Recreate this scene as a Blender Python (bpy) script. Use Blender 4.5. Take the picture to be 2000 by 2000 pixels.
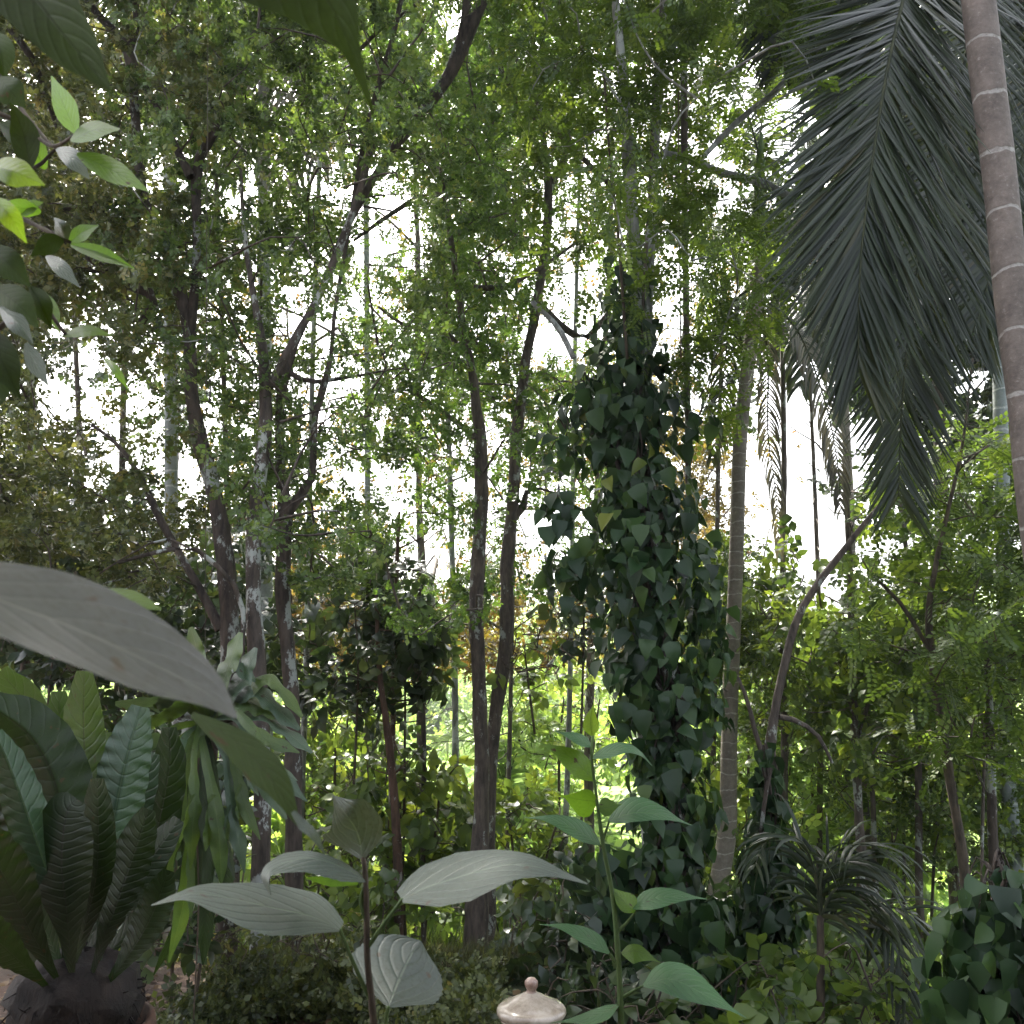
import bpy, math, random
import numpy as np
for o in list(bpy.data.objects): bpy.data.objects.remove(o)
random.seed(11); RNG = np.random.default_rng(11)
SC = bpy.context.scene; COL = SC.collection
R = math.radians
# ------------------------------------------------------------------ camera
F = 1732.0; PITCH = R(9.8); EYE = np.array([0.0, 0.0, 1.6])
cd = bpy.data.cameras.new("camera"); cam = bpy.data.objects.new("camera", cd); COL.objects.link(cam)
cam.location = EYE; cam.rotation_euler = (R(90) + PITCH, 0, 0)
cd.sensor_width = 36; cd.lens = 36 * F / 2000; cd.clip_start = 0.02; cd.clip_end = 3000
cd.dof.use_dof = True; cd.dof.focus_distance = 4.0; cd.dof.aperture_fstop = 13
SC.camera = cam
# ------------------------------------------------------------------ sky and sun
SUN_EL, SUN_AZ = R(50), R(-22)          # azimuth from +Y, negative = to the left
w = bpy.data.worlds.new("World"); SC.world = w; w.use_nodes = True
nt = w.node_tree; nt.nodes.clear()
sky = nt.nodes.new('ShaderNodeTexSky'); sky.sky_type = 'NISHITA'; sky.sun_disc = False
sky.sun_elevation = SUN_EL; sky.sun_rotation = SUN_AZ; sky.air_density = 1.0; sky.dust_density = 6.0; sky.ozone_density = 1.0
bg = nt.nodes.new('ShaderNodeBackground'); bg.inputs[1].default_value = 0.15
out = nt.nodes.new('ShaderNodeOutputWorld'); hsv = nt.nodes.new('ShaderNodeHueSaturation'); hsv.inputs['Saturation'].default_value = .42; nt.links.new(sky.outputs[0], hsv.inputs['Color']); nt.links.new(hsv.outputs[0], bg.inputs[0]); nt.links.new(bg.outputs[0], out.inputs[0])
ld = bpy.data.lights.new("sun", 'SUN'); ld.energy = 5.0; ld.angle = R(1.5); ld.color = (1, .95, .86)
sun = bpy.data.objects.new("sun", ld); COL.objects.link(sun)
from mathutils import Vector
sd = Vector((math.sin(SUN_AZ) * math.cos(SUN_EL), math.cos(SUN_AZ) * math.cos(SUN_EL), math.sin(SUN_EL)))
sun.rotation_euler = sd.to_track_quat('Z', 'Y').to_euler()
SC.view_settings.view_transform = 'Standard'; SC.view_settings.look = 'None'; SC.view_settings.exposure = 2.3; SC.view_settings.gamma = 1
SC.render.engine = 'CYCLES'
SC.cycles.max_bounces = 7; SC.cycles.diffuse_bounces = 3; SC.cycles.glossy_bounces = 2; SC.cycles.transmission_bounces = 5
SC.cycles.volume_bounces = 0; SC.cycles.sample_clamp_indirect = 6
HAZE = 0.0015
CAN_AMT, UND_AMT = 5.0, 1.8

# ------------------------------------------------------------------ helpers
CP, SP = math.cos(PITCH), math.sin(PITCH)
def P(px, py, Y):
    """photo pixel (2000 x 2000) at distance Y along the view's ground direction -> world point(s)"""
    px, py, Y = np.broadcast_arrays(np.asarray(px, float), np.asarray(py, float), np.asarray(Y, float))
    u = (px - 1000) / F; v = -(py - 1000) / F
    yy = CP - SP * v; zz = SP + CP * v; t = Y / yy
    return np.stack([u * t, Y, EYE[2] + zz * t], -1)
def M(px, Y): return px * Y / F                 # pixels to metres at distance Y
def ground(x, y):
    x = np.asarray(x, float); y = np.asarray(y, float)
    def ss(a, b, v): t = np.clip((v - a) / (b - a), 0, 1); return t * t * (3 - 2 * t)
    z = -1.15 * ss(4.6, 9, y) - 2.2 * ss(8, 17, y) + 5.6 * ss(22, 75, y)
    z = z + 11 * ss(110, 330, y) * (1 + .35 * np.sin(x / 60 + 1) + .2 * np.sin(x / 23)) + 30 * ss(60, 300, np.abs(x)) * ss(50, 200, y)
    z = z - .75 * ss(.15, 1.1, x) * ss(3.3, 4.7, y)
    z = z + .03 * np.sin(x * 2.3 + y) * np.cos(y * 1.7 - x) * ss(.5, 2, y) + .25 * np.sin(x * .31) * np.sin(y * .27) * ss(8, 20, y)
    return z
def norm(v): return v / np.maximum(np.linalg.norm(v, axis=-1, keepdims=True), 1e-9)

def make_mesh(name, V, faces, mat, var=None, uv=None, smooth=True):
    """faces: list of int arrays (n,3) / (n,4)"""
    me = bpy.data.meshes.new(name)
    V = np.asarray(V, np.float32); me.vertices.add(len(V)); me.vertices.foreach_set('co', V.ravel())
    faces = [f for f in faces if len(f)]
    idx = np.concatenate([f.ravel() for f in faces]).astype(np.int32)
    cnt = np.concatenate([np.full(len(f), f.shape[1]) for f in faces]).astype(np.int32)
    st = np.concatenate([[0], np.cumsum(cnt)[:-1]]).astype(np.int32)
    me.loops.add(len(idx)); me.loops.foreach_set('vertex_index', idx)
    me.polygons.add(len(cnt)); me.polygons.foreach_set('loop_start', st); me.polygons.foreach_set('loop_total', cnt)
    if smooth: me.polygons.foreach_set('use_smooth', np.ones(len(cnt), bool))
    if var is not None:
        a = me.attributes.new('var', 'FLOAT', 'POINT'); a.data.foreach_set('value', np.asarray(var, np.float32))
    if uv is not None:
        l = me.uv_layers.new(name='UVMap'); l.data.foreach_set('uv', np.asarray(uv, np.float32)[idx].ravel())
    me.update(calc_edges=True); me.validate(); me.materials.append(mat)
    return me
def link(name, me, parent=None, loc=None):
    o = bpy.data.objects.new(name, me); COL.objects.link(o)
    if parent is not None:
        o.parent = parent; o.location = -np.array(parent.location)
    return o
def tag(o, label=None, cat=None, group=None, kind=None):
    if label: o['label'] = label
    if cat: o['category'] = cat
    if group: o['group'] = group
    if kind: o['kind'] = kind
    return o
def thing(name, loc, label, cat, group=None):
    o = bpy.data.objects.new(name, None); COL.objects.link(o); o.location = [float(c) for c in loc]; o.empty_display_size = .1
    return tag(o, label, cat, group)
class MB:
    def __init__(s): s.V = []; s.F3 = []; s.F4 = []; s.var = []; s.uv = []; s.n = 0
    def add(s, V, F3=None, F4=None, var=0.5, uv=None):
        V = np.asarray(V, float).reshape(-1, 3); s.V.append(V)
        if F3 is not None and len(F3): s.F3.append(np.asarray(F3) + s.n)
        if F4 is not None and len(F4): s.F4.append(np.asarray(F4) + s.n)
        s.var.append(np.broadcast_to(np.asarray(var, float), (len(V),)))
        s.uv.append(np.zeros((len(V), 2)) if uv is None else uv)
        s.n += len(V)
    def build(s, name, mat, parent=None, smooth=True):
        F = []
        if s.F3: F.append(np.concatenate(s.F3))
        if s.F4: F.append(np.concatenate(s.F4))
        me = make_mesh(name, np.concatenate(s.V), F, mat, np.concatenate(s.var), np.concatenate(s.uv), smooth)
        return link(name, me, parent)
def smooth_path(pts, n):
    """Catmull-Rom through pts (k, d) with n samples"""
    pts = np.asarray(pts, float)
    if len(pts) == 2: t = np.linspace(0, 1, n)[:, None]; return pts[0] * (1 - t) + pts[1] * t
    Q = np.vstack([2 * pts[0] - pts[1], pts, 2 * pts[-1] - pts[-2]])
    d = np.concatenate([[0], np.cumsum(np.linalg.norm(np.diff(pts[:, :3] if pts.shape[1] > 2 else pts, axis=0), axis=1))])
    s = np.linspace(0, d[-1], n); i = np.clip(np.searchsorted(d, s, side='right') - 1, 0, len(pts) - 2)
    t = ((s - d[i]) / (d[i + 1] - d[i] + 1e-9))[:, None]
    a, b, c, e = Q[i], Q[i + 1], Q[i + 2], Q[i + 3]
    return .5 * ((2 * b) + (-a + c) * t + (2 * a - 5 * b + 4 * c - e) * t ** 2 + (-a + 3 * b - 3 * c + e) * t ** 3)
def tube(mb, pts, rad, sides=8, rough=0.0, var=.5, cap=True):
    pts = np.asarray(pts, float); n = len(pts); rad = np.broadcast_to(np.asarray(rad, float), (n,))
    T = norm(np.gradient(pts, axis=0)); ref = np.array([1., 0, 0]) if abs(T[0][0]) < .8 else np.array([0, 1., 0])
    a = norm(np.cross(T, ref)); b = np.cross(T, a)
    ang = np.linspace(0, 2 * math.pi, sides, endpoint=False)
    rr = rad[:, None] * (1 + rough * (RNG.random((n, sides)) - .5))
    V = pts[:, None, :] + rr[..., None] * (np.cos(ang)[None, :, None] * a[:, None, :] + np.sin(ang)[None, :, None] * b[:, None, :])
    i = np.arange(n - 1)[:, None] * sides; j = np.arange(sides)[None, :]; k = (j + 1) % sides
    F4 = np.stack([i + j, i + k, i + sides + k, i + sides + j], -1).reshape(-1, 4)
    V = V.reshape(-1, 3); F3 = []
    if cap:
        V = np.vstack([V, pts[-1] + T[-1] * rad[-1] * .6]); t = len(V) - 1; b0 = (n - 1) * sides
        F3 = [(b0 + q, b0 + (q + 1) % sides, t) for q in range(sides)]
    mb.add(V, F3, F4, var)

# ------------------------------------------------------------------ materials
def nodes(name):
    m = bpy.data.materials.new(name); m.use_nodes = True; m.node_tree.nodes.clear()
    return m, m.node_tree.nodes, m.node_tree.links
def ramp(N, cols, pos=None):
    r = N.new('ShaderNodeValToRGB'); e = r.color_ramp.elements
    pos = pos or [i / (len(cols) - 1) for i in range(len(cols))]
    while len(e) < len(cols): e.new(.5)
    for i, (c, p) in enumerate(zip(cols, pos)): e[i].position = p; e[i].color = (*c, 1)
    return r
def leaf_mat(name, cols, trans=.4, tcol=None, rough=.42, spec=.5, pos=None, noise=.25, coat=0):
    """cols: ramp over the per-leaf random value"""
    m, N, L = nodes(name)
    at = N.new('ShaderNodeAttribute'); at.attribute_name = 'var'
    tc = N.new('ShaderNodeTexCoord'); nz = N.new('ShaderNodeTexNoise'); nz.inputs['Scale'].default_value = 1.1; nz.inputs['Detail'].default_value = 3
    L.new(tc.outputs['Object'], nz.inputs['Vector'])
    ma = N.new('ShaderNodeMath'); ma.operation = 'MULTIPLY_ADD'; ma.inputs[1].default_value = noise * 2; ma.inputs[2].default_value = -noise
    L.new(nz.outputs[0], ma.inputs[0]); ad = N.new('ShaderNodeMath'); ad.operation = 'ADD'; ad.use_clamp = True
    L.new(at.outputs['Fac'], ad.inputs[0]); L.new(ma.outputs[0], ad.inputs[1])
    r = ramp(N, cols, pos); L.new(ad.outputs[0], r.inputs[0])
    geo = N.new('ShaderNodeNewGeometry')
    back = N.new('ShaderNodeMix'); back.data_type = 'RGBA'; back.blend_type = 'MIX'
    hs = N.new('ShaderNodeHueSaturation'); hs.inputs['Saturation'].default_value = .85; hs.inputs['Value'].default_value = 1.25
    L.new(r.outputs[0], hs.inputs['Color']); L.new(geo.outputs['Backfacing'], back.inputs[0]); L.new(r.outputs[0], back.inputs[6]); L.new(hs.outputs[0], back.inputs[7])
    p = N.new('ShaderNodeBsdfPrincipled'); p.inputs['Roughness'].default_value = rough; p.inputs['Specular IOR Level'].default_value = spec
    L.new(back.outputs[2], p.inputs['Base Color'])
    t = N.new('ShaderNodeBsdfTranslucent')
    tm = N.new('ShaderNodeMix'); tm.data_type = 'RGBA'; tm.blend_type = 'MULTIPLY'; tm.inputs[0].default_value = 1
    tk = tcol or (2.6, 2.3, 1.2); tm.inputs[7].default_value = (*tk, 1); L.new(r.outputs[0], tm.inputs[6]); L.new(tm.outputs[2], t.inputs[0])
    mx = N.new('ShaderNodeMixShader'); mx.inputs[0].default_value = trans; L.new(p.outputs[0], mx.inputs[1]); L.new(t.outputs[0], mx.inputs[2])
    o = N.new('ShaderNodeOutputMaterial'); L.new(mx.outputs[0], o.inputs[0])
    return m
def hero_mat(name, c1, c2, vein, trans=.3, rough=.45, nveins=9, slant=.5, tcol=None, bump=.5, back=None, spots=.25, spec=.5):
    """big leaf with midrib and side veins drawn from its UV (u along, v across -1..1)"""
    m, N, L = nodes(name)
    uvn = N.new('ShaderNodeUVMap'); sep = N.new('ShaderNodeSeparateXYZ'); L.new(uvn.outputs[0], sep.inputs[0])
    def mth(op, a, b=None, c=None, clamp=False):
        n = N.new('ShaderNodeMath'); n.operation = op; n.use_clamp = clamp
        for i, x in enumerate((a, b, c)):
            if x is None: continue
            if isinstance(x, (int, float)): n.inputs[i].default_value = x
            else: L.new(x, n.inputs[i])
        return n.outputs[0]
    tc = N.new('ShaderNodeTexCoord'); nz = N.new('ShaderNodeTexNoise'); nz.inputs['Scale'].default_value = 9; nz.inputs['Detail'].default_value = 6
    L.new(tc.outputs['Object'], nz.inputs['Vector'])
    nf = N.new('ShaderNodeTexNoise'); nf.inputs['Scale'].default_value = 190; nf.inputs['Detail'].default_value = 4; L.new(tc.outputs['Object'], nf.inputs['Vector'])
    av = mth('ABSOLUTE', sep.outputs[1])
    ph = mth('SUBTRACT', sep.outputs[0], mth('MULTIPLY', mth('POWER', av, 1.25), slant / 2))
    ph = mth('ADD', ph, mth('MULTIPLY', mth('SUBTRACT', nz.outputs[0], .5), .07))
    tri = mth('ABSOLUTE', mth('SUBTRACT', mth('FRACT', mth('MULTIPLY', ph, nveins)), .5))        # .5 at the vein
    side = mth('MULTIPLY', mth('SUBTRACT', tri, .47), 30, clamp=True)
    side = mth('MULTIPLY', side, mth('SUBTRACT', 1, mth('MULTIPLY', av, .75)))
    mid = mth('SUBTRACT', 1, mth('MULTIPLY', av, 26), clamp=True)
    ve = mth('MAXIMUM', mth('MULTIPLY', side, .55), mid)
    base = N.new('ShaderNodeMix'); base.data_type = 'RGBA'; L.new(mth('MULTIPLY_ADD', nz.outputs[0], 2.6, -.8, clamp=True), base.inputs[0]); base.inputs[6].default_value = (*c1, 1); base.inputs[7].default_value = (*c2, 1)
    sp = N.new('ShaderNodeMix'); sp.data_type = 'RGBA'; sp.blend_type = 'MULTIPLY'; L.new(base.outputs[2], sp.inputs[6])
    sp.inputs[7].default_value = (.75, .72, .62, 1); L.new(mth('MULTIPLY', mth('MULTIPLY_ADD', nf.outputs[0], 5, -2.4, clamp=True), spots * 2), sp.inputs[0])
    ns3 = N.new('ShaderNodeTexNoise'); ns3.inputs['Scale'].default_value = 38; ns3.inputs['Detail'].default_value = 2; L.new(tc.outputs['Object'], ns3.inputs['Vector'])
    br = N.new('ShaderNodeMix'); br.data_type = 'RGBA'; L.new(mth('MULTIPLY', mth('SUBTRACT', ns3.outputs[0], .69), 30, clamp=True), br.inputs[0]); L.new(sp.outputs[2], br.inputs[6]); br.inputs[7].default_value = (.045, .03, .014, 1)
    vm = N.new('ShaderNodeMix'); vm.data_type = 'RGBA'; L.new(ve, vm.inputs[0]); L.new(br.outputs[2], vm.inputs[6]); vm.inputs[7].default_value = (*vein, 1)
    geo = N.new('ShaderNodeNewGeometry'); bk = N.new('ShaderNodeMix'); bk.data_type = 'RGBA'; L.new(geo.outputs['Backfacing'], bk.inputs[0])
    hs = N.new('ShaderNodeHueSaturation'); hs.inputs['Value'].default_value = 1.2; hs.inputs['Saturation'].default_value = .9; L.new(vm.outputs[2], hs.inputs['Color'])
    L.new(vm.outputs[2], bk.inputs[6]); L.new(hs.outputs[0], bk.inputs[7])
    # relief: quilting between the side veins and fine grain
    h = mth('ADD', mth('MULTIPLY', mth('POWER', mth('MULTIPLY', tri, 2), 6), -1), mth('MULTIPLY', nf.outputs[0], .22)); h = mth('SUBTRACT', h, mth('MULTIPLY', mid, .6))
    bp = N.new('ShaderNodeBump'); bp.inputs['Strength'].default_value = bump; bp.inputs['Distance'].default_value = .004; L.new(h, bp.inputs['Height'])
    p = N.new('ShaderNodeBsdfPrincipled'); p.inputs['Roughness'].default_value = rough; p.inputs['Specular IOR Level'].default_value = spec
    L.new(bk.outputs[2], p.inputs['Base Color']); L.new(bp.outputs[0], p.inputs['Normal'])
    t = N.new('ShaderNodeBsdfTranslucent'); tm = N.new('ShaderNodeMix'); tm.data_type = 'RGBA'; tm.blend_type = 'MULTIPLY'; tm.inputs[0].default_value = 1
    tm.inputs[7].default_value = (*(tcol or (2.2, 2.2, .9)), 1); L.new(vm.outputs[2], tm.inputs[6]); L.new(tm.outputs[2], t.inputs[0])
    mx = N.new('ShaderNodeMixShader'); mx.inputs[0].default_value = trans; L.new(p.outputs[0], mx.inputs[1]); L.new(t.outputs[0], mx.inputs[2])
    o = N.new('ShaderNodeOutputMaterial'); L.new(mx.outputs[0], o.inputs[0])
    return m
def bark_mat(name, c1, c2, lichen=None, lamt=.5, scale=6, stretch=.25, bump=.7, lscale=5.5):
    m, N, L = nodes(name)
    tc = N.new('ShaderNodeTexCoord'); mp = N.new('ShaderNodeMapping'); mp.inputs['Scale'].default_value = (1, 1, stretch); L.new(tc.outputs['Object'], mp.inputs['Vector'])
    nz = N.new('ShaderNodeTexNoise'); nz.inputs['Scale'].default_value = scale * 4; nz.inputs['Detail'].default_value = 7; nz.inputs['Roughness'].default_value = .65; L.new(mp.outputs[0], nz.inputs['Vector'])
    r = ramp(N, [c1, c2], [.35, .68]); L.new(nz.outputs[0], r.inputs[0]); colr = r.outputs[0]
    if lichen:
        n2 = N.new('ShaderNodeTexNoise'); n2.inputs['Scale'].default_value = lscale; n2.inputs['Detail'].default_value = 8; n2.inputs['Roughness'].default_value = .72
        mp2 = N.new('ShaderNodeMapping'); mp2.inputs['Scale'].default_value = (1, 1, .6); L.new(tc.outputs['Object'], mp2.inputs['Vector']); L.new(mp2.outputs[0], n2.inputs['Vector'])
        r2 = ramp(N, [(0, 0, 0), (1, 1, 1)], [.62 - .14 * lamt, .65 - .14 * lamt]); L.new(n2.outputs[0], r2.inputs[0])
        mx = N.new('ShaderNodeMix'); mx.data_type = 'RGBA'; L.new(r2.outputs[0], mx.inputs[0]); L.new(colr, mx.inputs[6]); mx.inputs[7].default_value = (*lichen, 1); colr = mx.outputs[2]
    bp = N.new('ShaderNodeBump'); bp.inputs['Strength'].default_value = bump; bp.inputs['Distance'].default_value = .02; L.new(nz.outputs[0], bp.inputs['Height'])
    p = N.new('ShaderNodeBsdfPrincipled'); p.inputs['Roughness'].default_value = .85; L.new(colr, p.inputs['Base Color']); L.new(bp.outputs[0], p.inputs['Normal'])
    o = N.new('ShaderNodeOutputMaterial'); L.new(p.outputs[0], o.inputs[0])
    return m
def ring_bark(name, c1, c2, ring, period, width=.05, scale=8):
    """palm trunk: leaf-scar rings at a height spacing"""
    m, N, L = nodes(name)
    tc = N.new('ShaderNodeTexCoord'); sep = N.new('ShaderNodeSeparateXYZ'); 
    nd = N.new('ShaderNodeTexNoise'); nd.inputs['Scale'].default_value = 7; nd.inputs['Detail'].default_value = 3; L.new(tc.outputs['Object'], nd.inputs['Vector'])
    L.new(tc.outputs['Object'], sep.inputs[0])
    def mth(op, a, b=None, c=None, clamp=False):
        n = N.new('ShaderNodeMath'); n.operation = op; n.use_clamp = clamp
        for i, x in enumerate((a, b, c)):
            if x is None: continue
            if isinstance(x, (int, float)): n.inputs[i].default_value = x
            else: L.new(x, n.inputs[i])
        return n.outputs[0]
    z = mth('ADD', sep.outputs[2], mth('MULTIPLY', nd.outputs[0], .09))
    fr = mth('FRACT', mth('DIVIDE', z, period)); tri = mth('ABSOLUTE', mth('SUBTRACT', fr, .5))
    line = mth('MULTIPLY', mth('SUBTRACT', width, tri), 2.2 / width, clamp=True)
    nb = N.new('ShaderNodeTexNoise'); nb.inputs['Scale'].default_value = scale * 5; nb.inputs['Detail'].default_value = 8; nb.inputs['Roughness'].default_value = .7; L.new(tc.outputs['Object'], nb.inputs['Vector'])
    nl = N.new('ShaderNodeTexNoise'); nl.inputs['Scale'].default_value = scale; nl.inputs['Detail'].default_value = 5; L.new(tc.outputs['Object'], nl.inputs['Vector'])
    r = ramp(N, [c1, c2], [.3, .7]); L.new(mth('ADD', mth('MULTIPLY', nb.outputs[0], .5), mth('MULTIPLY', nl.outputs[0], .5)), r.inputs[0])
    mx = N.new('ShaderNodeMix'); mx.data_type = 'RGBA'; L.new(mth('MULTIPLY', line, mth('MULTIPLY_ADD', nb.outputs[0], 3, -.7, clamp=True)), mx.inputs[0]); L.new(r.outputs[0], mx.inputs[6]); mx.inputs[7].default_value = (*ring, 1)
    r2 = ramp(N, [(0, 0, 0), (1, 1, 1)], [.60, .68]); L.new(nb.outputs[0], r2.inputs[0])
    m2 = N.new('ShaderNodeMix'); m2.data_type = 'RGBA'; L.new(mth('MULTIPLY', r2.outputs[0], .45), m2.inputs[0]); L.new(mx.outputs[2], m2.inputs[6]); m2.inputs[7].default_value = (*ring, 1)
    bp = N.new('ShaderNodeBump'); bp.inputs['Strength'].default_value = .5; bp.inputs['Distance'].default_value = .01; L.new(mth('ADD', nb.outputs[0], mth('MULTIPLY', line, -.6)), bp.inputs['Height'])
    p = N.new('ShaderNodeBsdfPrincipled'); p.inputs['Roughness'].default_value = .75; L.new(m2.outputs[2], p.inputs['Base Color']); L.new(bp.outputs[0], p.inputs['Normal'])
    o = N.new('ShaderNodeOutputMaterial'); L.new(p.outputs[0], o.inputs[0])
    return m
def soil_mat():
    m, N, L = nodes('soil')
    tc = N.new('ShaderNodeTexCoord'); n1 = N.new('ShaderNodeTexNoise'); n1.inputs['Scale'].default_value = 1.7; n1.inputs['Detail'].default_value = 10; n1.inputs['Roughness'].default_value = .7; L.new(tc.outputs['Object'], n1.inputs['Vector'])
    r = ramp(N, [(.02, .013, .009), (.06, .032, .02), (.10, .055, .034)], [.3, .5, .72]); L.new(n1.outputs[0], r.inputs[0])
    sep = N.new('ShaderNodeSeparateXYZ'); L.new(tc.outputs['Object'], sep.inputs[0])
    xs_ = N.new('ShaderNodeMath'); xs_.operation = 'MULTIPLY_ADD'; xs_.inputs[1].default_value = 3.2; L.new(sep.outputs[0], xs_.inputs[0]); L.new(sep.outputs[1], xs_.inputs[2])
    mr = N.new('ShaderNodeMapRange'); mr.inputs[1].default_value = 1.5; mr.inputs[2].default_value = 5.5; L.new(xs_.outputs[0], mr.inputs[0])
    g = ramp(N, [(.012, .018, .006), (.035, .05, .014)], [.35, .65]); n2 = N.new('ShaderNodeTexNoise'); n2.inputs['Scale'].default_value = .8; n2.inputs['Detail'].default_value = 12; L.new(tc.outputs['Object'], n2.inputs['Vector']); L.new(n2.outputs[0], g.inputs[0])
    mx = N.new('ShaderNodeMix'); mx.data_type = 'RGBA'; L.new(mr.outputs[0], mx.inputs[0]); L.new(r.outputs[0], mx.inputs[6]); L.new(g.outputs[0], mx.inputs[7])
    n3 = N.new('ShaderNodeTexNoise'); n3.inputs['Scale'].default_value = 40; n3.inputs['Detail'].default_value = 8; L.new(tc.outputs['Object'], n3.inputs['Vector'])
    bp = N.new('ShaderNodeBump'); bp.inputs['Strength'].default_value = .8; bp.inputs['Distance'].default_value = .02; L.new(n3.outputs[0], bp.inputs['Height'])
    p = N.new('ShaderNodeBsdfPrincipled'); p.inputs['Roughness'].default_value = .95; L.new(mx.outputs[2], p.inputs['Base Color']); L.new(bp.outputs[0], p.inputs['Normal'])
    o = N.new('ShaderNodeOutputMaterial'); L.new(p.outputs[0], o.inputs[0]); return m

# linear colours
G_CAN = leaf_mat('canopy_leaf', [(.018, .034, .010), (.054, .098, .022), (.092, .152, .032), (.16, .20, .04)], trans=.36, tcol=(2.3, 2.1, 1.5))
G_CAN2 = leaf_mat('canopy_leaf_bright', [(.024, .050, .012), (.064, .122, .022), (.105, .185, .032), (.19, .235, .04)], trans=.40, tcol=(2.3, 2.2, 1.4))
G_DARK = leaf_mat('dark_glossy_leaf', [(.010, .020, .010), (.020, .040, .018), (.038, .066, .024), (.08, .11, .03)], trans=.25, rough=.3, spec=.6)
G_OLIVE = leaf_mat('olive_leaf', [(.022, .034, .011), (.055, .075, .020), (.095, .120, .032), (.15, .14, .045)], trans=.34, tcol=(2.3, 2., 1.4))
G_PINN = leaf_mat('feather_leaf', [(.035, .065, .014), (.065, .115, .022), (.115, .17, .03)], trans=.45, rough=.5)
G_BROWN = leaf_mat('rusty_leaf', [(.05, .05, .012), (.09, .08, .02), (.10, .055, .02)], trans=.4)
G_VINE = leaf_mat('vine_leaf', [(.008, .022, .009), (.018, .045, .017), (.034, .074, .024), (.062, .115, .03), (.17, .20, .03)], trans=.22, rough=.4, noise=.15, spec=.36, pos=[0, .3, .55, .8, 1])
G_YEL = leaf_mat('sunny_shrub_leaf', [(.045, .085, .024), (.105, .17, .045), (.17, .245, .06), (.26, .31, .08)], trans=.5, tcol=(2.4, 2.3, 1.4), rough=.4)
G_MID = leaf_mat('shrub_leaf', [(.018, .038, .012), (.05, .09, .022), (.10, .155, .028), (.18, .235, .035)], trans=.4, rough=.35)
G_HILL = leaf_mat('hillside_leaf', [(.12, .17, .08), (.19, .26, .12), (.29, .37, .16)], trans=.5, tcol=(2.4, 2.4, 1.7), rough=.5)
G_PALM = leaf_mat('palm_leaflet', [(.010, .016, .009), (.018, .028, .015), (.032, .048, .02), (.065, .06, .025)], trans=.2, rough=.34, spec=.34)
G_PALMY = leaf_mat('palm_leaflet_pale', [(.03, .06, .02), (.06, .11, .02), (.16, .2, .03)], trans=.5, rough=.4)
G_PALMD = leaf_mat('palm_leaflet_dry', [(.05, .05, .04), (.085, .085, .07), (.12, .12, .10)], trans=.15, rough=.6)
G_GRASS = leaf_mat('grass_blade', [(.02, .022, .008), (.04, .05, .016), (.09, .10, .03)], trans=.3, rough=.5)
LITTER = leaf_mat('fallen_leaf', [(.05, .03, .015), (.12, .07, .03), (.2, .13, .06)], trans=.1, rough=.7)
B_DARK = bark_mat('dark_bark', (.028, .021, .017), (.105, .080, .062), (.30, .32, .29), .3)
B_LICH = bark_mat('lichen_bark', (.034, .027, .022), (.12, .094, .075), (.40, .42, .39), .7)
B_GREY = bark_mat('grey_bark', (.045, .036, .03), (.16, .125, .10), (.36, .38, .34), .35)
B_PALE = bark_mat('pale_bark', (.14, .14, .13), (.34, .35, .33), (.5, .52, .5), .6)
B_TWIG = bark_mat('twig_bark', (.03, .022, .015), (.12, .09, .06))
B_RUSTY = bark_mat('reddish_bark', (.05, .028, .02), (.15, .085, .055), (.3, .28, .24), .3)
STEMG = bark_mat('green_stem', (.05, .09, .025), (.10, .15, .045), bump=.2)
P_RING = ring_bark('ringed_palm_bark', (.075, .060, .050), (.25, .205, .175), (.38, .36, .33), .30, .035)
P_RING2 = ring_bark('ringed_slim_bark', (.10, .085, .065), (.28, .245, .195), (.38, .36, .31), .13, .05)
P_RING3 = ring_bark('ringed_blue_bark', (.16, .19, .18), (.30, .33, .32), (.5, .52, .5), .22, .07)

# ------------------------------------------------------------------ leaf templates (x across, y along, z normal)
def t_leaf(w=.42, n=3, heart=False, droop=.15, fold=.12):
    ts = np.linspace(0, 1, n + 2); V = []
    for t in ts:
        if heart: wd = w * float(np.interp(t, [0, .05, .2, .4, .6, .8, 1], [0, .7, 1.08, 1.0, .72, .34, 0]))
        else: wd = w * math.sin(math.pi * t ** .85) ** .8 if 0 < t < 1 else 0
        z = -droop * t * t
        if t in (0, 1): V.append((0, t - (.06 if heart and t == 0 else 0) * 0, z))
        else: V += [(-wd, t - (.10 if heart and t < .3 else 0), z + fold * wd / w * .5), (0, t, z), (wd, t - (.10 if heart and t < .3 else 0), z + fold * wd / w * .5)]
    F3 = []; F4 = []; m = n
    F3 += [(0, 2, 1), (0, 3, 2)]
    for i in range(m - 1):
        a = 1 + 3 * i; b = a + 3; F4 += [(a, a + 1, b + 1, b), (a + 1, a + 2, b + 2, b + 1)]
    a = 1 + 3 * (m - 1); T = a + 3; F3 += [(a, a + 1, T), (a + 1, a + 2, T)]
    return np.array(V, float), np.array(F3), (np.array(F4) if F4 else np.zeros((0, 4), int))
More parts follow.
